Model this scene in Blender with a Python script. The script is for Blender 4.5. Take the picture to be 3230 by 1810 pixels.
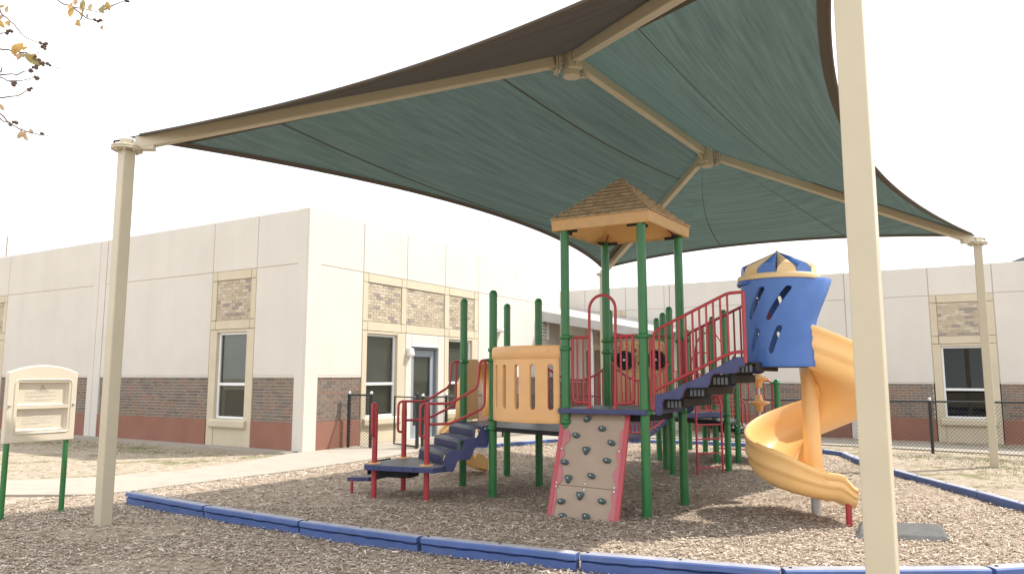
import bpy, bmesh, math, random
import numpy as np
from mathutils import Matrix, Vector, Euler
random.seed(7); rng = np.random.default_rng(7)
R = math.radians
for o in list(bpy.data.objects): bpy.data.objects.remove(o)
scene = bpy.context.scene
col = scene.collection

# ------------------------------------------------------------------ camera
cd = bpy.data.cameras.new('camera'); cam = bpy.data.objects.new('camera', cd); col.objects.link(cam)
cam.location = (0, 0, 1.5); cam.rotation_euler = (math.pi/2 + 0.12104, 0, 0)
cd.sensor_width = 36; cd.sensor_fit = 'HORIZONTAL'; cd.lens = 25.738; cd.clip_start = .05; cd.clip_end = 900
scene.camera = cam
# ------------------------------------------------------------------ sky, sun, exposure
SUN_AZ, SUN_EL = R(18), R(53)
w = bpy.data.worlds.new('World'); scene.world = w; w.use_nodes = True
nt = w.node_tree; nt.nodes.clear()
wo = nt.nodes.new('ShaderNodeOutputWorld'); bg = nt.nodes.new('ShaderNodeBackground')
sk = nt.nodes.new('ShaderNodeTexSky'); sk.sky_type = 'NISHITA'; sk.sun_disc = False
sk.sun_elevation = SUN_EL; sk.sun_rotation = math.pi/2 - SUN_AZ; sk.air_density = 1.0; sk.dust_density = 3.0; sk.ozone_density = 1.0
# thin bright overcast veil mixed over the clear sky (same all round)
tc = nt.nodes.new('ShaderNodeTexCoord'); mp = nt.nodes.new('ShaderNodeMapping'); mp.inputs['Scale'].default_value = (1.6, 1.6, 3.2)
nz = nt.nodes.new('ShaderNodeTexNoise'); nz.inputs['Scale'].default_value = 1.7; nz.inputs['Detail'].default_value = 6; nz.inputs['Roughness'].default_value = .55
cr = nt.nodes.new('ShaderNodeValToRGB'); cr.color_ramp.elements[0].position = .34; cr.color_ramp.elements[1].position = .58
cr.color_ramp.elements[0].color = (.6, .6, .6, 1); cr.color_ramp.elements[1].color = (.96, .96, .96, 1)
mx = nt.nodes.new('ShaderNodeMixRGB'); mx.inputs[2].default_value = (9.6, 9.7, 9.9, 1)
nt.links.new(tc.outputs['Generated'], mp.inputs[0]); nt.links.new(mp.outputs[0], nz.inputs['Vector'])
nt.links.new(nz.outputs['Fac'], cr.inputs[0]); nt.links.new(cr.outputs[0], mx.inputs[0])
nt.links.new(sk.outputs[0], mx.inputs[1]); nt.links.new(mx.outputs[0], bg.inputs[0])
bg.inputs[1].default_value = 0.10; nt.links.new(bg.outputs[0], wo.inputs[0])
sd = bpy.data.lights.new('sun', 'SUN'); sun = bpy.data.objects.new('sun', sd); col.objects.link(sun)
sd.energy = 3.0; sd.angle = R(.6); sd.color = (1, .95, .87)
sv = Vector((math.cos(SUN_AZ)*math.cos(SUN_EL), math.sin(SUN_AZ)*math.cos(SUN_EL), math.sin(SUN_EL)))
sun.rotation_euler = sv.to_track_quat('Z', 'Y').to_euler(); sun.location = (20, 10, 25)
vs = scene.view_settings; vs.view_transform = 'Standard'; vs.look = 'None'; vs.exposure = 1.0; vs.gamma = 1; vs.use_curve_mapping = False

# ------------------------------------------------------------------ helpers
YAW = R(-30.67)
BX = np.array([math.cos(YAW), math.sin(YAW), 0]); BY = np.array([-math.sin(YAW), math.cos(YAW), 0])
def b(u, v, z=0): return BX*u + BY*v + np.array([0, 0, z])
def V3(*a): return np.array(a, float)
def unit(a): a = np.array(a, float); return a/np.linalg.norm(a)
def smooth(t): t = min(1, max(0, t)); return t*t*(3-2*t)
def gz(x, y):
    v = BY[0]*x + BY[1]*y
    return -.17*smooth((v-15.5)/5)
XF = {}   # object -> (loc, rotz)
def thing(name, label, cat, loc=(0, 0, 0), rotz=0, group=None):
    o = bpy.data.objects.new(name, None); col.objects.link(o)
    o.empty_display_size = .2
    o.location = loc; o.rotation_euler = (0, 0, rotz); o['label'] = label; o['category'] = cat
    if group: o['group'] = group
    XF[o.name] = (np.array(loc, float), rotz)
    return o
def local(pts, parent):
    pts = np.asarray(pts, float).reshape(-1, 3)
    if parent is None or parent.name not in XF: return pts
    l, r = XF[parent.name]; q = pts - l; c, s = math.cos(-r), math.sin(-r)
    return np.stack([q[:, 0]*c - q[:, 1]*s, q[:, 0]*s + q[:, 1]*c, q[:, 2]], 1)
def tag(o, label=None, cat=None, group=None, kind=None):
    if label: o['label'] = label
    if cat: o['category'] = cat
    if group: o['group'] = group
    if kind: o['kind'] = kind
    return o
class MB:
    def __init__(s): s.v = []; s.f = []; s.mi = []
    def add(s, vs, fs, m=0):
        o = len(s.v); s.v.extend([tuple(map(float, p)) for p in vs])
        for f in fs: s.f.append([i+o for i in f]); s.mi.append(m)
        return s
    def frame_box(s, c, ax, ay, az, m=0):
        c = np.array(c, float); P = []
        for k in (-1, 1):
            for j in (-1, 1):
                for i in (-1, 1): P.append(c + i*np.array(ax) + j*np.array(ay) + k*np.array(az))
        return s.add(P, [(0, 2, 3, 1), (4, 5, 7, 6), (0, 1, 5, 4), (2, 6, 7, 3), (0, 4, 6, 2), (1, 3, 7, 5)], m)
    def box(s, c, size, rz=0, m=0):
        cx, sx = math.cos(rz), math.sin(rz)
        return s.frame_box(c, V3(cx, sx, 0)*size[0]/2, V3(-sx, cx, 0)*size[1]/2, V3(0, 0, size[2]/2), m)
    def beam(s, a, bb, wd, ht, up=(0, 0, 1), m=0):
        a = np.array(a, float); bb = np.array(bb, float); d = unit(bb-a); x = np.cross(d, up); x = unit(x); y = np.cross(x, d)
        return s.frame_box((a+bb)/2, (bb-a)/2, x*wd/2, y*ht/2, m)
    def tube(s, path, r, n=10, closed=False, m=0, cap=True, rr=None):
        P = [np.array(p, float) for p in path]; N = len(P)
        T = []
        for i in range(N):
            if closed: t = P[(i+1) % N]-P[i-1]
            else: t = P[min(i+1, N-1)]-P[max(i-1, 0)]
            T.append(unit(t))
        ref = V3(0, 0, 1) if abs(T[0][2]) < .9 else V3(1, 0, 0)
        x = unit(np.cross(T[0], ref)); vs = []
        for i in range(N):
            x = x - T[i]*(x@T[i]); x = unit(x); y = np.cross(T[i], x); ri = rr[i] if rr else r
            for k in range(n):
                a = 2*math.pi*k/n; vs.append(P[i] + ri*(math.cos(a)*x + math.sin(a)*y))
        fs = []
        for i in range(N if closed else N-1):
            j = (i+1) % N
            for k in range(n):
                k2 = (k+1) % n; fs.append((i*n+k, i*n+k2, j*n+k2, j*n+k))
        if cap and not closed: fs.append(tuple(range(n-1, -1, -1))); fs.append(tuple((N-1)*n+k for k in range(n)))
        return s.add(vs, fs, m)
    def lathe(s, prof, c, n=24, m=0, a0=0, a1=2*math.pi, axis=None):
        c = np.array(c, float); full = abs(a1-a0-2*math.pi) < 1e-6; K = n if full else n+1; vs = []
        if axis is not None:
            az = unit(axis); ax = unit(np.cross(az, (0, 0, 1) if abs(az[2]) < .9 else (1, 0, 0))); ay = np.cross(az, ax)
        else: ax, ay, az = V3(1, 0, 0), V3(0, 1, 0), V3(0, 0, 1)
        for (r, z) in prof:
            for k in range(K):
                a = a0 + (a1-a0)*k/n; vs.append(c + r*math.cos(a)*ax + r*math.sin(a)*ay + z*az)
        fs = []
        for i in range(len(prof)-1):
            for k in range(n):
                k2 = (k+1) % K; fs.append((i*K+k, i*K+k2, (i+1)*K+k2, (i+1)*K+k))
        if full:
            if prof[0][0] > 1e-5: fs.append(tuple(range(K-1, -1, -1)))
            if prof[-1][0] > 1e-5: fs.append(tuple((len(prof)-1)*K+k for k in range(K)))
        return s.add(vs, fs, m)
    def prism(s, poly, d, m=0):
        P = [np.array(p, float) for p in poly]; d = np.array(d, float); n = len(P)
        fs = [tuple(range(n-1, -1, -1)), tuple(range(n, 2*n))] + [(i, (i+1) % n, n+(i+1) % n, n+i) for i in range(n)]
        return s.add(P + [p+d for p in P], fs, m)
    def grid(s, rows, m=0, closed_u=False):
        nr, nc = len(rows), len(rows[0]); vs = [p for r_ in rows for p in r_]; fs = []
        for i in range(nr-1):
            for j in range(nc if closed_u else nc-1):
                j2 = (j+1) % nc; fs.append((i*nc+j, i*nc+j2, (i+1)*nc+j2, (i+1)*nc+j))
        return s.add(vs, fs, m)
    def build(s, name, mats, parent=None, sm=None, bevel=0, root=None, solid=0, weld=False, soff=0, seg=2, recalc=True, sub=0):
        me = bpy.data.meshes.new(name)
        me.from_pydata(local(s.v, root if root is not None else parent).tolist(), [], s.f)
        if not isinstance(mats, (list, tuple)): mats = [mats]
        for mm in mats: me.materials.append(mm)
        if len(mats) > 1: me.polygons.foreach_set('material_index', s.mi)
        if weld or recalc:
            bm = bmesh.new(); bm.from_mesh(me)
            if weld: bmesh.ops.remove_doubles(bm, verts=bm.verts, dist=.0008)
            if recalc: bmesh.ops.recalc_face_normals(bm, faces=bm.faces)
            bm.to_mesh(me); bm.free()
        if sm is not None:
            me.polygons.foreach_set('use_smooth', [True]*len(me.polygons)); me.set_sharp_from_angle(angle=R(sm))
        me.update()
        o = bpy.data.objects.new(name, me); col.objects.link(o)
        if parent is not None: o.parent = parent
        if solid:
            md = o.modifiers.new('thick', 'SOLIDIFY'); md.thickness = solid; md.offset = soff
        if sub:
            md = o.modifiers.new('sub', 'SUBSURF'); md.levels = sub; md.render_levels = sub
        if bevel:
            md = o.modifiers.new('bevel', 'BEVEL'); md.width = bevel; md.segments = seg; md.limit_method = 'ANGLE'; md.angle_limit = R(40)
        return o
def fillet(path, r, n=5):
    P = [np.array(p, float) for p in path]; out = [P[0]]
    for i in range(1, len(P)-1):
        a, c, e = P[i-1], P[i], P[i+1]; d1 = a-c; d2 = e-c; l1, l2 = np.linalg.norm(d1), np.linalg.norm(d2)
        q = min(r, l1*.49, l2*.49); s0 = c+d1/l1*q; s1 = c+d2/l2*q
        for k in range(n+1):
            t = k/n; out.append((1-t)**2*s0 + 2*t*(1-t)*c + t*t*s1)
    out.append(P[-1]); return out
def inst(name, me, parent, loc, rotz=0, scale=(1, 1, 1), root=None, rot=None):
    o = bpy.data.objects.new(name, me); col.objects.link(o); o.parent = parent
    o.location = local([loc], root if root is not None else parent)[0]
    rr = XF[(root or parent).name][1] if (root or parent).name in XF else 0
    o.rotation_euler = rot if rot is not None else (0, 0, rotz-rr); o.scale = scale
    return o

# ------------------------------------------------------------------ materials
def mat(name, colr, rough=.5, var=.0, scale=8, bump=0, bscale=60, metal=0, spec=.5, dirt=0, dscale=2.5, dcol=None, streak=False, coat=0, sss=0):
    m = bpy.data.materials.new(name); m.use_nodes = True; t = m.node_tree; p = t.nodes['Principled BSDF']
    p.inputs['Roughness'].default_value = rough; p.inputs['Metallic'].default_value = metal
    p.inputs['Specular IOR Level'].default_value = spec; p.inputs['Base Color'].default_value = (*colr, 1)
    if coat: p.inputs['Coat Weight'].default_value = coat; p.inputs['Coat Roughness'].default_value = .15
    tcn = t.nodes.new('ShaderNodeTexCoord'); geo = t.nodes.new('ShaderNodeNewGeometry')
    cur = None
    if var:
        n = t.nodes.new('ShaderNodeTexNoise'); n.inputs['Scale'].default_value = scale; n.inputs['Detail'].default_value = 5
        t.links.new(geo.outputs['Position'], n.inputs['Vector'])
        r = t.nodes.new('ShaderNodeMapRange'); r.inputs['From Min'].default_value = .3; r.inputs['From Max'].default_value = .7
        r.inputs['To Min'].default_value = 1-var; r.inputs['To Max'].default_value = 1+var
        t.links.new(n.outputs['Fac'], r.inputs['Value'])
        x = t.nodes.new('ShaderNodeMixRGB'); x.blend_type = 'MULTIPLY'; x.inputs[0].default_value = 1; x.inputs[1].default_value = (*colr, 1)
        t.links.new(r.outputs[0], x.inputs[2]); cur = x.outputs[0]
    if dirt:
        n = t.nodes.new('ShaderNodeTexNoise'); n.inputs['Scale'].default_value = dscale; n.inputs['Detail'].default_value = 8; n.inputs['Roughness'].default_value = .65
        if streak:
            mpn = t.nodes.new('ShaderNodeMapping'); mpn.inputs['Scale'].default_value = (1, 1, .06); t.links.new(geo.outputs['Position'], mpn.inputs[0]); t.links.new(mpn.outputs[0], n.inputs['Vector'])
        else: t.links.new(geo.outputs['Position'], n.inputs['Vector'])
        r = t.nodes.new('ShaderNodeMapRange'); r.inputs['From Min'].default_value = .48; r.inputs['From Max'].default_value = .72; r.inputs['To Max'].default_value = dirt
        t.links.new(n.outputs['Fac'], r.inputs['Value'])
        x = t.nodes.new('ShaderNodeMixRGB'); x.inputs[2].default_value = (*(dcol or (.2, .17, .13)), 1); t.links.new(r.outputs[0], x.inputs[0])
        if cur: t.links.new(cur, x.inputs[1])
        else: x.inputs[1].default_value = (*colr, 1)
        cur = x.outputs[0]
    if cur: t.links.new(cur, p.inputs['Base Color'])
    if bump:
        n = t.nodes.new('ShaderNodeTexNoise'); n.inputs['Scale'].default_value = bscale; n.inputs['Detail'].default_value = 4
        t.links.new(geo.outputs['Position'], n.inputs['Vector'])
        bn = t.nodes.new('ShaderNodeBump'); bn.inputs['Strength'].default_value = bump; bn.inputs['Distance'].default_value = .01
        t.links.new(n.outputs['Fac'], bn.inputs['Height']); t.links.new(bn.outputs[0], p.inputs['Normal'])
    return m
M = {}
M['wall'] = mat('painted_concrete_wall', (.62, .585, .53), .85, .035, 1.2, .08, 90, dirt=.18, dscale=1.3, dcol=(.49, .45, .39), streak=True, spec=.2)
M['trim'] = mat('yellow_trim_concrete', (.57, .50, .375), .85, .05, 2, .1, 90, dirt=.15, dscale=1.5, dcol=(.5, .41, .28), streak=True, spec=.2)
M['redbase'] = mat('red_painted_base', (.275, .135, .098), .8, .10, 2, .1, 80, dirt=.3, dscale=1.2, dcol=(.20, .125, .10), spec=.2)
M['mortar'] = mat('mortar', (.50, .45, .38), .95, .1, 20, .2, 120, spec=.1)
M['cop'] = mat('coping_cap', (.60, .565, .51), .7, .06, 4, dirt=.25, dscale=3, dcol=(.25, .22, .19))
BRL = [mat('brick_low_%s' % n, c, .9, .12, 9, .25, 90, spec=.15) for n, c in (('brown', (.225, .172, .138)), ('grey', (.205, .172, .15)), ('red', (.245, .16, .122)), ('dark', (.165, .138, .123)))]
BRU = [mat('brick_high_%s' % n, c, .9, .12, 9, .25, 90, spec=.15) for n, c in (('tan', (.47, .40, .295)), ('buff', (.53, .46, .36)), ('sand', (.43, .36, .27)), ('dark', (.31, .265, .235)))]
M['alu'] = mat('white_window_aluminium', (.78, .79, .80), .4, .03)
M['door'] = mat('grey_blue_door_paint', (.27, .30, .34), .5, .03)
M['doorframe'] = mat('slate_door_frame', (.17, .21, .23), .5, .03)
M['blind'] = mat('window_blind', (.50, .475, .42), .8, .05, 3)
M['dark'] = mat('dark_room', (.03, .03, .032), .9)
M['cream'] = mat('cream_powder_coat', (.51, .455, .335), .38, .03, 3, .03, 50, dirt=.08, dscale=4, dcol=(.42, .37, .27))
M['creamsign'] = mat('cream_moulded_plastic', (.62, .55, .43), .45, .02, 3, .04, 120)
M['green'] = mat('green_powder_coat', (.028, .165, .046), .30, .08, 6, dirt=.12, dscale=6, dcol=(.10, .20, .11))
M['red'] = mat('red_vinyl_coat', (.38, .038, .046), .38, .08, 9, .04, 90)
M['redplastic'] = mat('red_sheet_plastic', (.45, .065, .08), .45, .05, 9)
M['pink'] = mat('pink_sheet_plastic', (.46, .145, .16), .5, .05, 9)
M['navy'] = mat('navy_deck_coating', (.042, .05, .145), .42, .12, 10, .05, 90, dirt=.12, dscale=5, dcol=(.14, .14, .18))
M['deck'] = mat('dark_blue_grey_deck', (.075, .09, .10), .5, .15, 6, .25, 180, dirt=.35, dscale=4, dcol=(.16, .15, .13))
M['black'] = mat('black_coated_steel', (.024, .024, .026), .65, .1, 12, spec=.25)
M['blue'] = mat('blue_moulded_plastic', (.052, .145, .43), .36, .06, 3, .03, 120, dirt=.10, dscale=3, dcol=(.18, .22, .36))
M['tan'] = mat('tan_moulded_plastic', (.74, .42, .175), .42, .06, 3, .05, 130, dirt=.15, dscale=3.5, dcol=(.50, .33, .19))
M['tanroof'] = mat('weathered_tan_roof', (.63, .39, .17), .55, .12, 6, .1, 130, dirt=.55, dscale=6, dcol=(.33, .25, .17))
M['shingle'] = mat('weathered_shingle', (.46, .335, .205), .65, .18, 12, .2, 130, dirt=.55, dscale=14, dcol=(.22, .17, .12))
M['orange'] = mat('orange_slide_plastic', (.85, .515, .20), .32, .06, 2.5, .03, 120, dirt=.08, dscale=3, dcol=(.80, .56, .30), coat=.1)
M['ivory'] = mat('ivory_moulded_plastic', (.72, .52, .27), .45, .08, 5, .04, 120, dirt=.3, dscale=5, dcol=(.42, .31, .2))
M['panel'] = mat('beige_climbing_panel', (.37, .275, .20), .55, .06, 3, .03, 90, dirt=.1, dscale=4, dcol=(.26, .2, .15))
M['hold'] = mat('slate_climbing_hold', (.075, .115, .12), .6, .12, 20, .1, 90)
M['gauge'] = mat('tan_play_panel', (.62, .40, .19), .5, .05, 5)
M['engrave'] = mat('dark_red_engraving', (.22, .05, .035), .6)
M['steel'] = mat('galvanised_steel', (.55, .55, .54), .38, .1, 12, metal=.8)
M['bolt'] = mat('steel_bolt', (.62, .6, .57), .35, metal=.7)
M['timber'] = mat('blue_border_plastic', (.068, .12, .31), .5, .12, 4, .08, 60, dirt=.28, dscale=5, dcol=(.20, .21, .26))
M['timbertop'] = mat('dusty_border_top', (.33, .33, .36), .7, .15, 8, .08, 60, dirt=.4, dscale=7, dcol=(.10, .14, .28))
M['sealant'] = mat('joint_sealant', (.44, .39, .31), .9)
M['rubber'] = mat('dark_rubber_mat', (.085, .085, .085), .8, .2, 10, .2, 160, dirt=.4, dscale=9, dcol=(.17, .16, .14))
M['fence'] = mat('black_fence_vinyl', (.022, .024, .025), .4, .1, 14)
M['roofmetal'] = mat('pale_metal_roof', (.40, .395, .38), .5, .05, 4, dirt=.2)
M['shadebrown'] = mat('shade_toned_recess_wall', (.27, .19, .135), .85, .08, 3)  # brown tone carries the shade under the awning, put into the colour
M['print'] = mat('grey_sign_print', (.20, .17, .15), .8)
M['white'] = mat('white_fitting', (.78, .76, .72), .5)
M['bark'] = mat('grey_twig_bark', (.13, .105, .085), .9, .2, 40, .2, 120)
M['berry'] = mat('dark_seed_pod', (.10, .065, .045), .8, .2, 60)
def leafmat(name, c):
    m = mat(name, c, .6, .15, 60); t = m.node_tree; p = t.nodes['Principled BSDF']; o = t.nodes['Material Output']
    tr = t.nodes.new('ShaderNodeBsdfTranslucent'); tr.inputs[0].default_value = (*[min(1, q*1.3) for q in c], 1)
    ms = t.nodes.new('ShaderNodeMixShader'); ms.inputs[0].default_value = .45
    t.links.new(p.outputs[0], ms.inputs[1]); t.links.new(tr.outputs[0], ms.inputs[2]); t.links.new(ms.outputs[0], o.inputs[0]); return m
M['leaf1'] = leafmat('ochre_leaf', (.45, .29, .09)); M['leaf2'] = leafmat('olive_leaf', (.32, .29, .13)); M['leaf3'] = leafmat('dry_tan_leaf', (.42, .30, .19))
def glassmat(name, tint, refl=.10):
    m = bpy.data.materials.new(name); m.use_nodes = True; t = m.node_tree; t.nodes.clear(); o = t.nodes.new('ShaderNodeOutputMaterial')
    tr = t.nodes.new('ShaderNodeBsdfTransparent'); tr.inputs[0].default_value = (*tint, 1)
    gl = t.nodes.new('ShaderNodeBsdfGlossy'); gl.inputs['Roughness'].default_value = .01; gl.inputs[0].default_value = (.9, .95, .93, 1)
    fr = t.nodes.new('ShaderNodeFresnel'); fr.inputs[0].default_value = 1.52
    ad = t.nodes.new('ShaderNodeMath'); ad.operation = 'ADD'; ad.inputs[1].default_value = refl; ad.use_clamp = True
    gm = t.nodes.new('ShaderNodeNewGeometry'); inv = t.nodes.new('ShaderNodeMath'); inv.operation = 'SUBTRACT'; inv.inputs[0].default_value = 1; t.links.new(gm.outputs['Backfacing'], inv.inputs[1])
    mu = t.nodes.new('ShaderNodeMath'); mu.operation = 'MULTIPLY'; t.links.new(ad.outputs[0], mu.inputs[0]); t.links.new(inv.outputs[0], mu.inputs[1])
    t.links.new(fr.outputs[0], ad.inputs[0]); ms = t.nodes.new('ShaderNodeMixShader'); t.links.new(mu.outputs[0], ms.inputs[0])
    t.links.new(tr.outputs[0], ms.inputs[1]); t.links.new(gl.outputs[0], ms.inputs[2]); t.links.new(ms.outputs[0], o.inputs[0]); return m
M['glass'] = glassmat('tinted_window_glass', (.66, .68, .66), .02)
M['glassdark'] = glassmat('dark_window_glass', (.45, .47, .46), .0)
# shade cloth: brown-grey knit that lets green light through
def clothmat(name, cd_, ct_, rot=-56):
    m = bpy.data.materials.new(name); m.use_nodes = True; t = m.node_tree; t.nodes.clear(); o = t.nodes.new('ShaderNodeOutputMaterial')
    g = t.nodes.new('ShaderNodeNewGeometry'); mp0 = t.nodes.new('ShaderNodeMapping'); mp0.inputs['Rotation'].default_value = (0, 0, R(rot)); mpn = t.nodes.new('ShaderNodeMapping'); mpn.inputs['Scale'].default_value = (.12, 9, 9)
    t.links.new(g.outputs['Position'], mp0.inputs[0]); t.links.new(mp0.outputs[0], mpn.inputs[0])
    n = t.nodes.new('ShaderNodeTexNoise'); n.inputs['Scale'].default_value = 2.2; n.inputs['Detail'].default_value = 6; t.links.new(mpn.outputs[0], n.inputs['Vector'])
    n2 = t.nodes.new('ShaderNodeTexNoise'); n2.inputs['Scale'].default_value = 90; n2.inputs['Detail'].default_value = 2; t.links.new(g.outputs['Position'], n2.inputs['Vector'])
    ad = t.nodes.new('ShaderNodeMath'); ad.operation = 'MULTIPLY_ADD'; ad.inputs[1].default_value = .6; t.links.new(n2.outputs['Fac'], ad.inputs[0]); t.links.new(n.outputs['Fac'], ad.inputs[2])
    r = t.nodes.new('ShaderNodeMapRange'); r.inputs['From Min'].default_value = .45; r.inputs['From Max'].default_value = 1.15; r.inputs['To Min'].default_value = .72; r.inputs['To Max'].default_value = 1.28
    t.links.new(ad.outputs[0], r.inputs['Value'])
    def mul(c):
        x = t.nodes.new('ShaderNodeMixRGB'); x.blend_type = 'MULTIPLY'; x.inputs[0].default_value = 1; x.inputs[1].default_value = (*c, 1); t.links.new(r.outputs[0], x.inputs[2]); return x
    d = t.nodes.new('ShaderNodeBsdfDiffuse'); t.links.new(mul(cd_).outputs[0], d.inputs[0])
    tr = t.nodes.new('ShaderNodeBsdfTranslucent'); t.links.new(mul(ct_).outputs[0], tr.inputs[0])
    a = t.nodes.new('ShaderNodeAddShader'); t.links.new(d.outputs[0], a.inputs[0]); t.links.new(tr.outputs[0], a.inputs[1]); t.links.new(a.outputs[0], o.inputs[0]); return m
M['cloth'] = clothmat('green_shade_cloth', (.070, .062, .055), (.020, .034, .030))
M['cloth2'] = clothmat('shade_cloth_near_darkened', (.055, .046, .038), (.013, .012, .010), 34)  # near-face copy of the cloth, its dimmer look from below painted into the colour
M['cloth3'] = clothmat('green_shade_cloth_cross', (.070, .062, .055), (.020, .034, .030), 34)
M['clothhem'] = mat('brown_shade_hem', (.085, .07, .055), .9)
# ground materials
def groundmat():
    m = bpy.data.materials.new('sandy_ground'); m.use_nodes = True; t = m.node_tree; p = t.nodes['Principled BSDF']; p.inputs['Roughness'].default_value = .95; p.inputs['Specular IOR Level'].default_value = .1
    g = t.nodes.new('ShaderNodeNewGeometry')
    def noise(s, d=6, rgh=.6):
        n = t.nodes.new('ShaderNodeTexNoise'); n.inputs['Scale'].default_value = s; n.inputs['Detail'].default_value = d; n.inputs['Roughness'].default_value = rgh; t.links.new(g.outputs['Position'], n.inputs['Vector']); return n
    def ramp(src, stops):
        r = t.nodes.new('ShaderNodeValToRGB'); e = r.color_ramp.elements
        e[0].position, e[0].color = stops[0][0], (*stops[0][1], 1); e[1].position, e[1].color = stops[-1][0], (*stops[-1][1], 1)
        for s_, c in stops[1:-1]: k = e.new(s_); k.color = (*c, 1)
        t.links.new(src, r.inputs[0]); return r
    base = ramp(noise(7, 10, .7).outputs['Fac'], [(.3, (.22, .17, .125)), (.5, (.36, .30, .23)), (.7, (.47, .405, .325))])
    grass = ramp(noise(60, 6, .7).outputs['Fac'], [(.35, (.075, .085, .03)), (.65, (.20, .20, .085))])
    fac = ramp(noise(1.1, 9, .72).outputs['Fac'], [(.53, (0, 0, 0)), (.60, (.75, .75, .75))])
    x = t.nodes.new('ShaderNodeMixRGB'); t.links.new(fac.outputs[0], x.inputs[0]); t.links.new(base.outputs[0], x.inputs[1]); t.links.new(grass.outputs[0], x.inputs[2])
    t.links.new(x.outputs[0], p.inputs['Base Color'])
    bn = t.nodes.new('ShaderNodeBump'); bn.inputs['Strength'].default_value = .6; bn.inputs['Distance'].default_value = .03; t.links.new(noise(30, 8, .7).outputs['Fac'], bn.inputs['Height']); t.links.new(bn.outputs[0], p.inputs['Normal'])
    return m
M['ground'] = groundmat()
M['mulch'] = mat('packed_mulch', (.33, .265, .205), .95, .35, 25, .9, 55, spec=.1, dirt=.5, dscale=1.3, dcol=(.40, .32, .25))
M['concrete'] = mat('pale_concrete', (.36, .325, .275), .9, .10, 3, .15, 120, dirt=.25, dscale=3.0, dcol=(.27, .23, .18), spec=.15)
CHIP = [mat('wood_chip_%s' % n, c, .9, .2, 40, spec=.15) for n, c in (('dark', (.225, .172, .133)), ('brown', (.33, .26, .20)), ('mid', (.44, .36, .285)), ('pale', (.57, .49, .40)), ('bleached', (.70, .63, .54)))]

# ------------------------------------------------------------------ ground
def pip(poly, x, y):
    x = np.asarray(x); y = np.asarray(y); ins = np.zeros(x.shape, bool); n = len(poly)
    for i in range(n):
        x1, y1 = poly[i]; x2, y2 = poly[(i+1) % n]
        c = ((y1 > y) != (y2 > y)) & (x < (x2-x1)*(y-y1)/((y2-y1) or 1e-9)+x1); ins ^= c
    return ins
def sheet(name, poly, zoff, step, m, hfun=None, thick=0):
    """flat sheet cut to a polygon, following the terrain"""
    bm = bmesh.new(); xs = [p[0] for p in poly]; ys = [p[1] for p in poly]
    vs = [bm.verts.new((p[0], p[1], 0)) for p in poly]; f = bm.faces.new(vs)
    if step:
        for ax, lo, hi in ((0, min(xs), max(xs)), (1, min(ys), max(ys))):
            k = lo+step
            while k < hi:
                no = (1, 0, 0) if ax == 0 else (0, 1, 0); co = (k, 0, 0) if ax == 0 else (0, k, 0)
                bmesh.ops.bisect_plane(bm, geom=bm.verts[:]+bm.edges[:]+bm.faces[:], plane_co=co, plane_no=no); k += step
    for v_ in bm.verts: v_.co.z = gz(v_.co.x, v_.co.y)+zoff+(hfun(v_.co.x, v_.co.y) if hfun else 0)
    if thick:
        r = bmesh.ops.extrude_face_region(bm, geom=bm.faces[:])
        for v_ in [g for g in r['geom'] if isinstance(g, bmesh.types.BMVert)]: v_.co.z -= thick
    bmesh.ops.recalc_face_normals(bm, faces=bm.faces)
    me = bpy.data.meshes.new(name); bm.to_mesh(me); bm.free(); me.materials.append(m)
    if not thick:
        me.polygons.foreach_set('use_smooth', [True]*len(me.polygons))
    o = bpy.data.objects.new(name, me); col.objects.link(o); o['kind'] = 'structure'; return o
big = [(-400, -60), (400, -60), (400, 700), (-400, 700)]
mb = MB(); gx = [-400, -120, -60, -40]+[-30+k*1.5 for k in range(41)]+[40, 60, 120, 400]; gy = [-60, -20, -6]+[-3+k*1.5 for k in range(24)]+[40, 60, 120, 300, 700]
mb.grid([[V3(x, y, gz(x, y)) for x in gx] for y in gy]); tag(mb.build('ground', M['ground'], sm=60), kind='structure')
def xy(u, v): p = b(u, v); return (p[0], p[1])
def noise2(x, y): return .5*math.sin(1.7*x+.6*y)*math.cos(1.3*y-.4*x)+.3*math.sin(4.1*x-2.2*y+1)+.2*math.cos(6.3*y+3.1*x)
def mulch_h(x, y): return .016*noise2(x, y)
mulch_poly = [(-7.5, 1.0), (-7.5, 7.2), (-5.6, 9.25), (-5.02, 9.58), (-3.53, 11.62), (-2.58, 13.22), (-1.93, 14.55), (-1.55, 15.2), (-1.13, 15.2), (-.78, 15.4), (-.27, 15.75), (.71, 16.8), (1.08, 16.85), (3.86, 16.5), (4.57, 16.25), (5.9, 14.6), (6.2, 13.75), (6.0, 12.64), (5.9, 11.4), (5.82, 9.83), (5.65, 8.27), (5.66, 7.2), (5.5, 6.6), (4.9, 5.6), (4.9, 1.0)]
sheet('mulch_bed', mulch_poly, .02, .35, M['mulch'], mulch_h)
walk_poly = [(-9.5, 9.4), (-6.4, 9.42), (-5.3, 9.42), (-5.02, 9.61), (-3.53, 11.66), (-2.58, 13.27), (-1.93, 14.6), (-1.6, 15.2), (-1.2, 15.6), (-.35, 16.0), (.45, 17.0), xy(-7.9, 17.6), xy(-6.5, 18.6), xy(-6.5, 22.2), xy(-10.9, 22.2), xy(-10.955, 10.46), xy(-10.98, 10.1), (-4.57, 13.27), (-5.23, 11.76), (-6.1, 11.05), (-7.3, 10.62), (-9.5, 10.5)]
sheet('pavement', walk_poly, .03, 1.2, M['concrete'], thick=.12)
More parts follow.
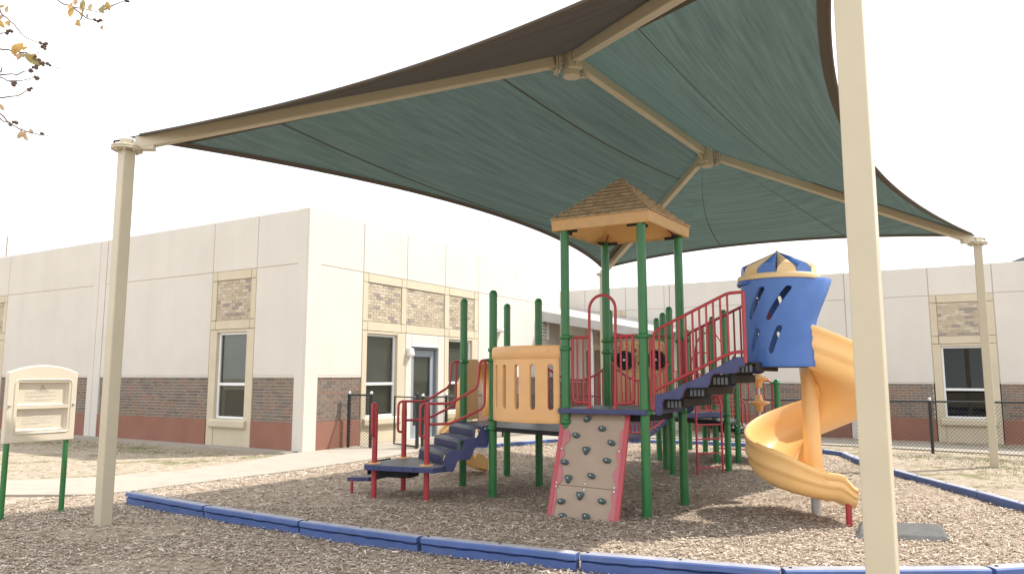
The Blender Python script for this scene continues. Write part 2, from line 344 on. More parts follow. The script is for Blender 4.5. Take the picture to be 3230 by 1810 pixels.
# joints of the pavement slabs are scored as thin grooves along the walk
sheet('rear_pavement', [xy(-6.45, 18.9), xy(-1.6, 18.9), xy(4.5, 16.9), xy(9, 16.4), xy(9, 18.9), xy(4.5, 19.6), xy(-1.0, 21.0), xy(-6.45, 21.0)], .03, 1.2, M['concrete'], thick=.12)
sheet('wall_footing', [xy(-40, 9.97), xy(-11.05, 10.1), xy(-11.05, 10.6), xy(-40, 10.6)], .045, 0, M['concrete'], thick=.15)

# ------------------------------------------------------------------ buildings
class Facade:
    """flat wall: a runs along `d`, outward normal `n`"""
    def __init__(s, root, origin, d, n, z0):
        s.root = root; s.o = np.array(origin, float); s.d = unit(d); s.n = unit(n); s.z0 = z0
    def P(s, a, z, out=0): return s.o+s.d*a+s.n*out+V3(0, 0, s.z0+z)
    def piece(s, name, a0, a1, z0, z1, m, out=0, th=.3, parent=None, bevel=.006):
        mb = MB(); mb.frame_box(s.P((a0+a1)/2, (z0+z1)/2, out-th/2), s.d*(a1-a0)/2, s.n*th/2, V3(0, 0, (z1-z0)/2))
        return mb.build(name, m, parent or s.root, root=s.root, bevel=bevel, seg=1)
BRICKS = {}
def unit_brick(m):
    if m.name not in BRICKS:
        mb = MB(); mb.frame_box((0, 0, 0), (.5, 0, 0), (0, .5, 0), (0, 0, .5)); me = bpy.data.meshes.new('brick')
        me.from_pydata(mb.v, [], mb.f); me.materials.append(m); BRICKS[m.name] = me
    return BRICKS[m.name]
class BrickBag:
    def __init__(s, root): s.root = root; s.items = []
    def fill(s, F, a0, a1, z0, z1, mats, wts, bw=.2, bh=.0683, out=-.02):
        n = int(round((z1-z0)/bh)); bh = (z1-z0)/n
        for i in range(n):
            a = a0-(bw/2 if i % 2 else 0); zc = z0+(i+.5)*bh
            while a < a1-.005:
                l, r = max(a, a0), min(a+bw, a1); a += bw
                if r-l < .03: continue
                m = random.choices(mats, wts)[0]; o2 = out+random.uniform(-.002, .002)
                s.items.append((F.P((l+r)/2, zc, o2-.02), F, r-l-.011, bh-.011, m))
    def finish(s, keep=300):
        cp = V3(0, 0, 1.5)
        def score(it):
            p, F, wd, ht, m = it; d = p-cp; L = np.linalg.norm(d); vis = 1.0
            ang = math.degrees(math.atan2(d[0], d[1]))
            if abs(ang) > 36: return 0
            return -wd*ht*(F.n@d)/L**3
        s.items.sort(key=score, reverse=True)
        for p, F, wd, ht, m in s.items[:keep]:
            inst('brick', unit_brick(m), s.root, p, math.atan2(F.d[1], F.d[0]), (wd, .04, ht))
        rest = s.items[keep:]
        if rest:
            ms = BRL+BRU; mb = MB()
            for p, F, wd, ht, m in rest: mb.frame_box(p, F.d*wd/2, F.n*.02, V3(0, 0, ht/2), ms.index(m))
            tag(mb.build('brick_courses', ms, s.root, recalc=False), kind='stuff')
def window(F, a0, a1, z0, z1, zm, out=-.10, blind=None, glass='glass', blind_to=None):
    fr = MB(); t = .05
    def fb(x0, x1, y0, y1): fr.frame_box(F.P((x0+x1)/2, (y0+y1)/2, out), F.d*(x1-x0)/2, F.n*.03, V3(0, 0, (y1-y0)/2))
    fb(a0, a0+t, z0, z1); fb(a1-t, a1, z0, z1); fb(a0+t, a1-t, z0, z0+t); fb(a0+t, a1-t, z1-t, z1); fb(a0+t, a1-t, zm-t*.6, zm+t*.6)
    fo = fr.build('window', M['alu'], F.root, root=F.root, bevel=.004, seg=1)
    for (y0, y1) in ((z0+t, zm-t*.6), (zm+t*.6, z1-t)):
        g = MB(); g.frame_box(F.P((a0+a1)/2, (y0+y1)/2, out-.005), F.d*((a1-a0)/2-t), F.n*.003, V3(0, 0, (y1-y0)/2)); g.build('pane', M[glass], fo, root=F.root)
    if blind:
        bb = MB(); zb = blind_to if blind_to is not None else z0+t; z = z1-t
        while z > zb+.02:
            bb.frame_box(F.P((a0+a1)/2, z-.0125, out-.07), F.d*((a1-a0)/2-t-.004), F.n*.001, V3(0, 0, .0120)+F.n*.004, 0); z -= .025
        bb.build('blind', M['blind'], fo, root=F.root)
    bk = MB(); bk.frame_box(F.P((a0+a1)/2, (z0+z1)/2, out-.19), F.d*((a1-a0)/2+.02), F.n*.004, V3(0, 0, (z1-z0)/2+.02)); bk.build('dark_interior', M['dark'], fo, root=F.root)
    return fo
HJ, ZB, ZR = 3.77, 1.49, .58
def plain(F, bag, a0, a1, top, upper=True, lower=True):
    g = .006
    F.piece('joint_sealant', a0, a1, HJ-.02, HJ+.02, M['sealant'], out=-.011, th=.05, bevel=0)
    for aa in (a0, a1): F.piece('joint_sealant', aa-.02, aa+.02, ZB, top-.01, M['sealant'], out=-.011, th=.05, bevel=0)
    if upper: F.piece('wall_panel', a0+g, a1-g, HJ+g, top, M['wall'])
    F.piece('wall_panel', a0+g, a1-g, ZB+.02, HJ-g, M['wall'])
    F.piece('ledge', a0+g, a1-g, ZB-.022, ZB+.018, M['wall'], out=-.002)
    if lower:
        F.piece('mortar_bed', a0+.012, a1-.012, ZR, ZB-.024, M['mortar'], out=-.028)
        bag.fill(F, a0+.015, a1-.015, ZR+.012, ZB-.03, BRL, (5, 4, 2, 2.5))
        F.piece('base_panel', a0+.004, a1-.004, -.35, ZR-.004, M['redbase'], out=.012)
def bay_top(F, bag, a0, a1, st=.16, top=4.88, blocks=True):
    """trim surround with a brick infill panel above an opening"""
    t = M['trim']; g = .006
    F.piece('joint_sealant', a0, a1, HJ-.02, HJ+.02, M['sealant'], out=-.012, th=.05, bevel=0)
    F.piece('wall_panel', a0+g, a1-g, HJ+g, top, M['wall'])
    for s0, s1 in ((a0, a0+st), (a1-st, a1)):
        F.piece('trim_block', s0+g, s1-g, 3.575, HJ-g, t); F.piece('trim_block', s0+g, s1-g, 2.505, 2.695, t)
        F.piece('trim_stile', s0+g, s1-g, 2.705, 3.565, t)
    F.piece('trim_band', a0+st+g, a1-st-g, 3.575, HJ-g, t); F.piece('trim_band', a0+st+g, a1-st-g, 2.505, 2.695, t)
    F.piece('mortar_bed', a0+st-.004, a1-st+.004, 2.70, 3.57, M['mortar'], out=-.028)
    bag.fill(F, a0+st+.004, a1-st-.004, 2.712, 3.56, BRU, (5, 4, 3, 1.5))
def bay_window(F, a0, a1, w0, w1, base=-.35, blind=True, glass='glass', blind_to=None):
    t = M['trim']; g = .006
    F.piece('trim_stile', a0+g, w0, base, 2.495, t); F.piece('trim_stile', w1, a1-g, base, 2.495, t)
    F.piece('trim_band', w0+.001, w1-.001, 2.44, 2.495, t, out=-.004)
    window(F, w0+.002, w1-.002, .60, 2.438, 1.33, blind=blind, glass=glass, blind_to=blind_to)
    mb = MB(); c = (w0+w1)/2; hw = (w1-w0)/2+.10
    prof = [(-.2, .595), (.02, .595), (.07, .565), (.07, .45), (.045, .41), (-.2, .41)]
    mb.prism([F.P(c-hw, z, o_) for o_, z in prof], F.d*2*hw); mb.build('window_sill', t, F.root, root=F.root, bevel=.008, seg=1)
    F.piece('apron', w0+.004, w1-.004, base, .409, t, out=-.012)

# left wing -----------------------------------------------------------
yawL = YAW
LB = thing('school_wing', 'cream school wing with brick skirting and a corner standing left of the playground', 'building', tuple(b(-10.97, 10.448)), yawL)
bagL = BrickBag(LB)
FL = Facade(LB, b(0, 10.448), BX, -BY, 0); FR = Facade(LB, b(-10.97, 0), BY, BX, 0)
FL.piece('corner_pilaster', -11.225, -10.985, -.35, 4.90, M['wall'], out=.03)
FR.piece('corner_pilaster', 10.425, 10.78, -.35, 4.90, M['wall'], out=.03)
plain(FL, bagL, -12.475, -11.235, 4.88)
bay_top(FL, bagL, -13.90, -12.48); bay_window(FL, -13.90, -12.48, -13.67, -12.71, blind_to=1.2)
plain(FL, bagL, -18.00, -13.905, 4.88)
for a0, a1 in ((-18.285, -18.01), (-18.53, -18.30)): FL.piece('wall_strip', a0, a1, -.35, 4.88, M['wall'], out=.012)
plain(FL, bagL, -22.79, -18.54, 4.88)
bay_top(FL, bagL, -24.22, -22.80); bay_window(FL, -24.22, -22.80, -23.99, -23.03)
plain(FL, bagL, -29.5, -24.23, 4.88)
plain(FR, bagL, 10.79, 12.085, 4.88)
FR.piece('wall_panel', 12.098, 13.603, HJ+.007, 4.88, M['wall']); FR.piece('wall_panel', 13.617, 15.153, HJ+.007, 4.88, M['wall']); FR.piece('wall_panel', 15.167, 16.703, HJ+.007, 4.88, M['wall'])
t = M['trim']
STL = [(12.095, 12.255), (13.425, 13.59), (15.145, 15.33), (16.51, 16.695)]
for aa in (13.61, 15.16): FR.piece('joint_sealant', aa-.02, aa+.02, HJ, 4.87, M['sealant'], out=-.011, th=.05, bevel=0)
FR.piece('joint_sealant', 12.1, 16.7, HJ-.02, HJ+.02, M['sealant'], out=-.012, th=.05, bevel=0)
for s0, s1 in STL:
    FR.piece('trim_block', s0, s1, 3.575, HJ-.006, t); FR.piece('trim_block', s0, s1, 2.505, 2.695, t); FR.piece('trim_stile', s0, s1, 2.705, 3.565, t)
for (s0, s1) in ((12.265, 13.415), (13.60, 15.135), (15.34, 16.50)):
    FR.piece('trim_band', s0, s1, 3.575, HJ-.006, t); FR.piece('trim_band', s0, s1, 2.505, 2.695, t)
    FR.piece('mortar_bed', s0-.01, s1+.01, 2.70, 3.57, M['mortar'], out=-.028)
    bagL.fill(FR, s0, s1, 2.712, 3.56, BRU, (5, 4, 3, 1.5))
bay_window(FR, 12.095, 13.59, 12.255, 13.29); bay_window(FR, 15.145, 16.695, 15.33, 16.40)
# door bay
FR.piece('wall_panel', 13.60, 13.815, -.35, 2.495, M['wall']); FR.piece('wall_panel', 14.885, 15.135, -.35, 2.495, M['wall']); FR.piece('wall_panel', 13.817, 14.883, 2.20, 2.495, M['wall'])
dr = MB()
for a0, a1, z0, z1 in ((13.83, 13.87, 0, 2.19), (14.83, 14.87, 0, 2.19), (13.872, 14.828, 2.14, 2.19)): dr.frame_box(FR.P((a0+a1)/2, (z0+z1)/2, -.10), FR.d*(a1-a0)/2, FR.n*.05, V3(0, 0, (z1-z0)/2))
dro = dr.build('door', M['doorframe'], LB, bevel=.004, seg=1)
lf = MB()
for a0, a1, z0, z1 in ((13.875, 14.03, .02, 2.13), (14.68, 14.825, .02, 2.13), (14.032, 14.678, .02, .32), (14.032, 14.678, 1.97, 2.13)): lf.frame_box(FR.P((a0+a1)/2, (z0+z1)/2, -.12), FR.d*(a1-a0)/2, FR.n*.022, V3(0, 0, (z1-z0)/2))
lf.build('door_leaf', M['door'], dro, root=LB, bevel=.004, seg=1)
g = MB(); g.frame_box(FR.P(14.355, 1.145, -.125), FR.d*.322, FR.n*.003, V3(0, 0, .824)); g.build('pane', M['glass'], dro, root=LB)
bb = MB(); z = 1.96
while z > .33: bb.frame_box(FR.P(14.355, z-.012, -.16), FR.d*.32, FR.n*.001, V3(0, 0, .0120)+FR.n*.004); z -= .025
bb.build('blind', M['blind'], dro, root=LB)
bk = MB(); bk.frame_box(FR.P(14.355, 1.1, -.25), FR.d*.5, FR.n*.005, V3(0, 0, 1.1)); bk.build('dark_interior', M['dark'], dro, root=LB)
hm = MB(); hm.frame_box(FR.P(14.09, 1.0, -.07), FR.d*.06, FR.n*.012, V3(0, 0, .012)); hm.frame_box(FR.P(14.05, 1.0, -.085), FR.d*.012, FR.n*.02, V3(0, 0, .02)); hm.build('door_handle', M['steel'], dro, root=LB, bevel=.003)
th = MB(); th.frame_box(FR.P(14.35, .01, -.08), FR.d*.5, FR.n*.09, V3(0, 0, .012)); th.build('threshold', M['alu'], dro, root=LB)
drip = MB(); drip.frame_box(FR.P(14.35, 2.215, .01), FR.d*.53, FR.n*.03, V3(0, 0, .015)); drip.build('drip_cap', M['alu'], LB)
plain(FR, bagL, 16.705, 21.14, 4.88); FR.piece('wall_strip', 21.15, 21.6, -.5, 4.88, M['wall'])
bagL.finish(300)
core = MB(); core.frame_box(b(-20.40, 16.2, 2.2), BX*9.12, BY*5.44, V3(0, 0, 2.55)); core.build('inner_wall', M['wall'], LB)
cp = MB()
cp.frame_box(FL.P(-20.24, 4.89, -.192), BX*9.26, BY*.18, V3(0, 0, .018)); cp.frame_box(FR.P(16.16, 4.893, -.192), BY*5.5, BX*.18, V3(0, 0, .018))
cp.build('parapet_coping', M['cop'], LB, bevel=.008, seg=1)
# taller hall behind the left wing
HB = thing('school_hall', 'taller pale hall block rising behind the roof of the left wing', 'building', tuple(b(-38, 12)), yawL)
FH2 = Facade(HB, b(-38, 0), BY, BX, 0); FH = Facade(HB, b(0, 4), BX, -BY, 0)
FH2.piece('wall_panel', 17.2, 17.9, -.3, 8.1, M['wall'], out=.03); FH2.piece('wall_panel', 11.0, 17.18, -.3, 8.1, M['wall']); FH2.piece('wall_panel', 4.32, 10.98, -.3, 8.1, M['wall'])
FH.piece('wall_panel', -52, -38.01, -.3, 8.1, M['wall'])
mb = MB(); mb.frame_box(b(-45.2, 11.1, 3.9), BX*7, BY*6.7, V3(0, 0, 4.1)); mb.build('inner_wall', M['wall'], HB)

# rear wing -----------------------------------------------------------
RB = thing('school_rear_wing', 'long low cream school wing running behind the playground and chain link fence', 'building', tuple(b(-4, 22.1, -.17)), yawL)
bagR = BrickBag(RB); FB = Facade(RB, b(0, 22.1), BX, -BY, -.17); TOPR = 4.50
plain(FB, bagR, 6.6, 12.0, TOPR); plain(FB, bagR, 1.085, 6.4, TOPR)
for a0, a1 in ((6.41, 6.59), (-2.185, -2.015), (-2.36, -2.20), (-7.37, -7.20), (-7.545, -7.385)): FB.piece('wall_strip', a0, a1, -.35, TOPR, M['wall'], out=.012)
bay_top(FB, bagR, -.34, 1.075, top=TOPR); bay_window(FB, -.34, 1.075, -.15, .86, blind=False, glass='glassdark')
plain(FB, bagR, -2.005, -.35, TOPR); plain(FB, bagR, -7.19, -2.37, TOPR); plain(FB, bagR, -8.84, -7.555, TOPR, lower=False)
bay_top(FB, bagR, -10.28, -8.85, top=TOPR); FB.piece('recess_wall', -12.4, -7.56, -.35, 2.49, M['shadebrown'], out=-.06); plain(FB, bagR, -11.29, -10.29, TOPR, lower=False)
bagR.finish(300)
mb = MB(); mb.frame_box(b(.3, 27.0, 1.9), BX*11.6, BY*4.58, V3(0, 0, 2.35)); mb.build('inner_wall', M['wall'], RB)
mb = MB(); mb.frame_box(FB.P(.35, TOPR+.012, -.192), BX*11.66, BY*.18, V3(0, 0, .016)); mb.build('parapet_coping', M['cop'], RB, bevel=.008, seg=1)
# dark pitched roof far right
DR = thing('far_roof', 'sliver of a dark pitched roof above the rear wing at far right', 'roof', tuple(b(7.5, 40)), yawL)
mb = MB(); mb.prism([b(1.9, 34, 5.75), b(14, 34, 5.9), b(14, 34, 7.6), b(6.5, 34, 7.4)], BY*6); mb.build('roof_slab', mat('dark_roof_sheet', (.12, .12, .13), .6, .1), DR)

# entrance awning between the wings
AW = thing('entrance_awning', 'pale metal entrance awning sloping down between the two school wings', 'awning', tuple(b(-9.2, 20.4, -.17)), yawL)
mb = MB()
z_at = lambda u: 3.50-.2*(u+10.9)
mb.add([b(-10.95, 20.3, z_at(-10.95)), b(-6.9, 20.3, z_at(-6.9)), b(-6.9, 22.02, z_at(-6.9)+.25), b(-10.95, 22.02, z_at(-10.95)+.25)], [(0, 1, 2, 3)]); mb.build('roof', M['roofmetal'], AW, solid=.05)
fz = MB(); fz.add([b(-10.95, 20.28, z_at(-10.95)+.02), b(-6.9, 20.28, z_at(-6.9)+.02), b(-6.9, 20.28, z_at(-6.9)-.2), b(-10.95, 20.28, z_at(-10.95)-.29)], [(0, 1, 2, 3)]); fz.build('fascia', M['roofmetal'], AW, solid=.04)
sf = MB(); sf.add([b(-10.95, 20.32, z_at(-10.95)-.3), b(-6.9, 20.32, z_at(-6.9)-.21), b(-6.9, 22.02, z_at(-6.9)-.21), b(-10.95, 22.02, z_at(-10.95)-.3)], [(0, 1, 2, 3)]); sf.build('soffit', M['shadebrown'], AW, solid=.03)
cl = MB(); cl.lathe([(.075, -.2), (.075, z_at(-9.35)-.28)], b(-9.35, 20.55, 0), 14); cl.build('column', M['steel'], AW, sm=40)
cl = MB(); cl.lathe([(.075, -.2), (.075, z_at(-7.15)-.22)], b(-7.15, 20.55, 0), 14); cl.build('column', M['steel'], AW, sm=40)
dk = MB(); dk.frame_box(b(-9.0, 22.02, 1.0), BX*.45, BY*.03, V3(0, 0, 1.12)); dk.build('entrance_door', M['black'], AW, bevel=.01)
# door lamp and louvre
LP = thing('door_lamp', 'small white wall lamp beside the grey door of the left wing', 'wall lamp', tuple(FR.P(13.70, 2.05)), yawL)
mb = MB(); mb.prism([FR.P(13.63, 1.96, 0), FR.P(13.63, 2.17, 0), FR.P(13.63, 2.15, .10), FR.P(13.63, 1.99, .13)], FR.d*.15); mb.build('housing', M['white'], LP, bevel=.015)
mb = MB(); mb.frame_box(FR.P(13.705, 1.965, .06), FR.d*.055, FR.n*.045, V3(0, 0, .012)); mb.build('lens', M['alu'], LP)
LV = thing('wall_louvre', 'white slatted louvre vent high on the sunlit wall near the awning', 'vent', tuple(FR.P(20.2, 2.9)), yawL)
for k in range(6):
    mb = MB(); mb.frame_box(FR.P(20.3, 2.72+.1*k, .05), FR.d*.3, FR.n*.04+V3(0, 0, -.03), V3(0, 0, .006)+FR.n*.004); mb.build('slat', M['white'], LV)
mb = MB()
for a in (19.98, 20.62): mb.frame_box(FR.P(a, 2.97, .05), FR.d*.02, FR.n*.05, V3(0, 0, .33))
mb.build('frame', M['white'], LV)
# small flood shield that throws a shadow on the sunlit wall
SC = thing('wall_sconce', 'small pale wall sconce high on the sunlit wall behind the green posts', 'wall lamp', tuple(FR.P(17.7, 2.75)), yawL)
mb = MB(); mb.prism([FR.P(17.55, 2.72, 0), FR.P(17.55, 2.86, 0), FR.P(17.55, 2.83, .22), FR.P(17.55, 2.76, .26)], FR.d*.3); mb.build('hood', M['white'], SC, bevel=.01)

# ------------------------------------------------------------------ shade structure
SY = R(57.0)
SHD = thing('shade_structure', 'green fabric shade canopy on four cream steel posts over the playground', 'shade canopy', (1.9, 10.0, 0), SY)
P1, P2, P3, P4 = V3(-4.12, 7.6, 4.02), V3(1.685, 3.46, 4.02), V3(8.0, 12.4, 3.87), V3(2.08, 16.6, 3.92)
H1, H2 = V3(.71, 8.38, 5.34), V3(3.33, 12.15, 5.34)
sx, sy = V3(math.cos(SY), math.sin(SY), 0), V3(-math.sin(SY), math.cos(SY), 0)
def bolt_mesh():
    mb = MB(); mb.lathe([(.014, 0), (.014, .009), (.009, .014), (.009, .018), (0, .018)], (0, 0, 0), 8); me = bpy.data.meshes.new('bolt')
    me.from_pydata(mb.v, [], mb.f); me.materials.append(M['bolt']); return me
BOLT = bolt_mesh()
def bolt(parent, root, p, n, s=1.0):
    rr = XF[root.name][1] if root.name in XF else 0
    q = Vector(n).to_track_quat('Z', 'Y'); q = Matrix.Rotation(-rr, 3, 'Z').to_quaternion() @ q
    return inst('bolt', BOLT, parent, p, root=root, scale=(s, s, s), rot=q.to_euler())
def beam_tube(name, a, bb, wd=.10, ht=.13, end0=.2, end1=.2, down=.075):
    d = unit(bb-a); mb = MB(); off = V3(0, 0, -down); mb.beam(a+d*end0+off, bb-d*end1+off, wd, ht)
    return mb.build(name, M['cream'], SHD, bevel=.012)
for i, (P, base) in enumerate(((P1, gz(P1[0], P1[1])), (P2, 0), (P3, -.10), (P4, -.1))):
    mb = MB(); zt = P[2]-.13; h = .064
    mb.frame_box((P[0], P[1], (zt+base-.3)/2), sx*h, sy*h, V3(0, 0, (zt-base+.3)/2)); po = mb.build('post', M['cream'], SHD, bevel=.010)
    fl = MB(); fl.lathe([(.0, 0), (.15, 0), (.155, .004), (.155, .018), (.15, .022), (.0, .022)], (P[0], P[1], zt), 32); fl.lathe([(.0, .024), (.15, .024), (.155, .028), (.155, .040), (.15, .044), (0, .044)], (P[0], P[1], zt), 32)
    fl.build('flange', M['cream'], po, root=SHD, sm=30)
    for k in range(8):
        a = k*math.pi/4+.3; bolt(po, SHD, (P[0]+.118*math.cos(a), P[1]+.118*math.sin(a), zt), (0, 0, -1), 1.0); bolt(po, SHD, (P[0]+.118*math.cos(a), P[1]+.118*math.sin(a), zt+.044), (0, 0, 1), 1.0)
    H = H1 if i < 2 else H2; d = unit((H-P)*V3(1, 1, 0)); sd_ = np.cross(d, (0, 0, 1))
    br = MB(); br.frame_box((P[0], P[1], P[2]-.05)-d*.0, d*.06, sd_*.055, V3(0, 0, .045)); br.frame_box(P+d*.14+V3(0, 0, -.075), d*.14, sd_*.045, V3(0, 0, .04)); br.build('bracket', M['cream'], po, root=SHD, bevel=.008)
    hk = MB(); hk.tube([P-d*.07+V3(0, 0, -.02), P-d*.13+V3(0, 0, -.03), P-d*.14+V3(0, 0, -.09), P-d*.12+V3(0, 0, -.10)], .012, 8); hk.build('cable_hook', M['black'], po, root=SHD, sm=50)
    bm_ = beam_tube('beam', P, H, end0=.1, end1=.22)
for (n_, a_, c_) in (('ridge_beam', H1, H2),): beam_tube(n_, a_, c_, end0=.2, end1=.2)
for H, ends in ((H1, (P1, P2, H2)), (H2, (P3, P4, H1))):
    hb = MB(); hb.lathe([(0, -.30), (.10, -.30), (.105, -.28), (.105, .0), (0, .0)], H+V3(0, 0, .0), 20); ho = hb.build('hub', M['cream'], SHD, sm=30, bevel=.006)
    for E in ends:
        d = unit((E-H)*V3(1, 1, 0)); s_ = np.cross(d, (0, 0, 1)); pl = MB()
        pl.frame_box(H+d*.16+V3(0, 0, -.13), d*.012, s_*.085, V3(0, 0, .125)); pl.frame_box(H+d*.19+V3(0, 0, -.13), d*.012, s_*.085, V3(0, 0, .125))
        pl.prism([H+d*.2+V3(0, 0, -.24)-s_*.006, H+d*.2+V3(0, 0, -.12)-s_*.006, H+d*.45+V3(0, 0, -.17)-s_*.006], s_*.012); pl.frame_box(H+d*.13+V3(0, 0, -.1), d*.03, s_*.05, V3(0, 0, .06))
        pl.build('plate', M['cream'], ho, root=SHD, bevel=.003, seg=1)
        for yy in (-.06, .06):
            for zz in (-.22, -.16, -.09, -.04): bolt(ho, SHD, H+d*.148+s_*yy+V3(0, 0, zz), -d, 1.1)
CTR = (P1+P2+P3+P4)/4
def eave(a, c, sag, dz, t):
    d = (c-a)*V3(1, 1, 0); d = unit(d); n = V3(-d[1], d[0], 0)
    if n@(CTR-(a+c)/2) < 0: n = -n
    return a+(c-a)*t+4*t*(1-t)*(n*sag+V3(0, 0, dz))
UP = V3(0, 0, .02)
FACES = [(P1, P4, H1, H2, .88, .10), (P4, P3, H2, H2, .8, .10), (P3, P2, H2, H1, .80, .10), (P2, P1, H1, H1, .70, .15)]
def cloth_pt(f, t, s):
    a, c, ha, hc, sag, dz = f
    e = eave(a, c, sag, dz, t)
    # the cloth reaches the ridge straight over the hips: blend hip-end lines
    ra = ha+(hc-ha)*t
    p = e+(ra-e)*s
    belly = .06*4*s*(1-s)*math.sin(math.pi*t)
    return p-V3(0, 0, belly)+UP
CL = None
mb = MB(); NS, NT = 20, 36
for fi, f in enumerate(FACES):
    rows = []
    for i in range(NS+1):
        s = i/NS; rows.append([cloth_pt(f, j/NT, s) for j in range(NT+1)])
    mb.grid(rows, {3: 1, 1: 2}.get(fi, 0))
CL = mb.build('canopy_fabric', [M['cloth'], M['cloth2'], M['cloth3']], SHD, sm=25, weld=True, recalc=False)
for fi, f in enumerate(FACES):
    hm = MB(); pts = [cloth_pt(f, .02+.96*j/50, 0) for j in range(51)]; ins = [cloth_pt(f, .02+.96*j/50, .030) for j in range(51)]
    lo = [p-V3(0, 0, .012) for p in pts]; li = [p-V3(0, 0, .012) for p in ins]
    hm.grid([lo, li]); hm.tube(pts, .016, 6); hm.build('hem', M['clothhem'], CL, root=SHD, sm=60, recalc=False)
def seam(f, c, n=40, wdt=.018):
    """stitched seam running parallel to the ridge, c metres (in plan) below it"""
    a_, b_, ha, hc, sag_, dz_ = f; P_, Q = [], []
    for k in range(n+1):
        t_ = .002+.996*k/n; e_ = eave(a_, b_, sag_, dz_, t_); r_ = ha+(hc-ha)*t_; rd = unit((hc-ha)*V3(1, 1, 0)); w_ = (e_-ha)*V3(1, 1, 0); L_ = np.linalg.norm(w_-rd*(w_@rd))
        if L_ < c+wdt: 
            continue
        P_.append(cloth_pt(f, t_, 1-c/L_)-V3(0, 0, .006)); Q.append(cloth_pt(f, t_, 1-(c+wdt)/L_)-V3(0, 0, .006))
    q = MB(); q.grid([P_, Q]); q.build('seam', M['clothhem'], CL, root=SHD, recalc=False)
seam(FACES[0], .72); seam(FACES[0], 2.55); seam(FACES[2], 1.35)
def seam_t(f, t0, t1, n=20):
    q = MB(); P_ = [cloth_pt(f, t0+(t1-t0)*k/n, k/n*.995)-V3(0, 0, .006) for k in range(n+1)]; Q = [cloth_pt(f, t0+.0028+(t1-t0)*k/n, k/n*.995)-V3(0, 0, .006) for k in range(n+1)]
    q.grid([P_, Q]); q.build('seam', M['clothhem'], CL, root=SHD, recalc=False)
seam_t(FACES[1], .42, .30); seam_t(FACES[1], .73, .75)
# brown corner patches and tension cables
for f in FACES:
    for t0, t1 in ((.004, .045), (.955, .996)):
        q = MB(); q.grid([[cloth_pt(f, t0+(t1-t0)*k/6, s)-V3(0, 0, .004) for k in range(7)] for s in (0, .12, .25, .4, .6)]); q.build('corner_patch', M['clothhem'], CL, root=SHD, recalc=False)

# ------------------------------------------------------------------ play structure
A1, A2, A3, A4 = V3(-.673, 10.23, 0), V3(-.24, 9.32, 0), V3(-.075, 11.17, 0), V3(.37, 10.22, 0)
B1, B2, B3, B4 = V3(.61, 8.377, 0), V3(1.19, 9.233, 0), V3(1.42, 7.925, 0), V3(2.01, 8.748, 0)
D1, Q3, Q2, Q1 = V3(1.575, 11.81, 0), V3(2.44, 11.35, 0), V3(2.464, 11.955, 0), V3(2.603, 13.18, 0)
R1, R2, R3, R4, R5 = V3(3.594, 15.06, 0), V3(3.78, 14.58, 0), V3(3.548, 12.97, 0), V3(3.403, 11.75, 0), V3(3.92, 12.93, 0)
ZA, ZBK, ZT = .873, 1.144, 1.64
PS = thing('play_structure', 'green, red and blue playground climbing structure with roofed tower, stairs, climbing wall and slides', 'play structure', (1.3, 9.2, 0), R(-29.2))
Z = lambda z: V3(0, 0, z)
PR_ = .0505
CAPM = None
def post(p, top, cap=True, clamps=()):
    mb = MB(); mb.lathe([(PR_, -.35), (PR_, top-(.05 if cap else 0))], (p[0], p[1], 0), 24); po = mb.build('post', M['green'], PS, sm=40)
    if cap:
        c = MB(); c.lathe([(PR_+.0025, top-.09), (PR_+.003, top-.05), (PR_*.93, top-.025), (PR_*.7, top-.008), (PR_*.35, top), (0, top+.002)], (p[0], p[1], 0), 24); c.build('cap', M['green'], po, root=PS, sm=50)
    for (z, dirs) in clamps:
        c = MB(); c.lathe([(PR_+.001, -.026), (PR_+.012, -.02), (PR_+.017, -.008), (PR_+.017, .008), (PR_+.012, .02), (PR_+.001, .026)], (p[0], p[1], z), 24)
        for dd in dirs:
            d = unit(np.array(dd)*V3(1, 1, 0)); c.tube([p+Z(z)+d*(PR_), p+Z(z)+d*(PR_+.05)], .02, 10)
        c.build('clamp', M['green'], po, root=PS, sm=40)
        for dd in dirs: bolt(po, PS, p+Z(z)+unit(np.array(dd)*V3(1, 1, 0))*(PR_+.049), unit(np.array(dd)*V3(1, 1, 0)), .8)
    return po
post(A1, 2.58, True, ((1.70, [A2-A1+V3(-.8, -.5, 0), A3-A1]), (.83, [(A2-A1)])))
post(A2, 2.59, True, ((1.83, [B1-A2]), (1.70, [(-.9, -.4, 0)]), (.97, [B1-A2]), (.85, [(-.9, -.4, 0)])))
post(A3, 2.60, True, ((1.7, [A1-A3]), (.83, [A4-A3])))
post(A4, 2.58, True, ((1.7, [A3-A4]), (.83, [A3-A4])))
ex = unit(B3-B1); ey = unit(B2-B1)
post(B1, 3.19, False, ((1.94, [ex]), (1.81, [A2-B1]), (.99, [-ex])))
post(B2, 3.19, False, ((1.94, [ex]), (1.80, [ey+ex*.5])))
post(B3, 3.19, False, ((1.93, [-ex, ex]), (1.11, [ex])))
post(B4, 3.19, False, ((1.92, [ex]), (1.09, [ex])))
post(D1, 2.56, True, ((2.1, [Q3-D1]),)); post(Q3, 2.57, True, ((2.1, [D1-Q3]), (.9, [R4-Q3])))
post(Q2, 2.53); post(Q1, 2.54, True, ((1.0, [R3-Q1]),)); post(R1, 2.47, True, ((1.55, [R2-R1]),)); post(R2, 2.50, True, ((1.45, [R1-R2]),))
post(R3, 2.55); post(R4, 2.56, True, ((1.45, [R3-R4]), (.9, [Q3-R4]), (.78, [R5-R4]))); post(R5, 1.86, True, ((1.51, [R4-R5]), (.65, [R4-R5]), (.53, [(1, .3, 0)])))
R6 = V3(4.55, 12.7, 0); post(R6, 1.45, True, ((1.38, [R5-R6]),))
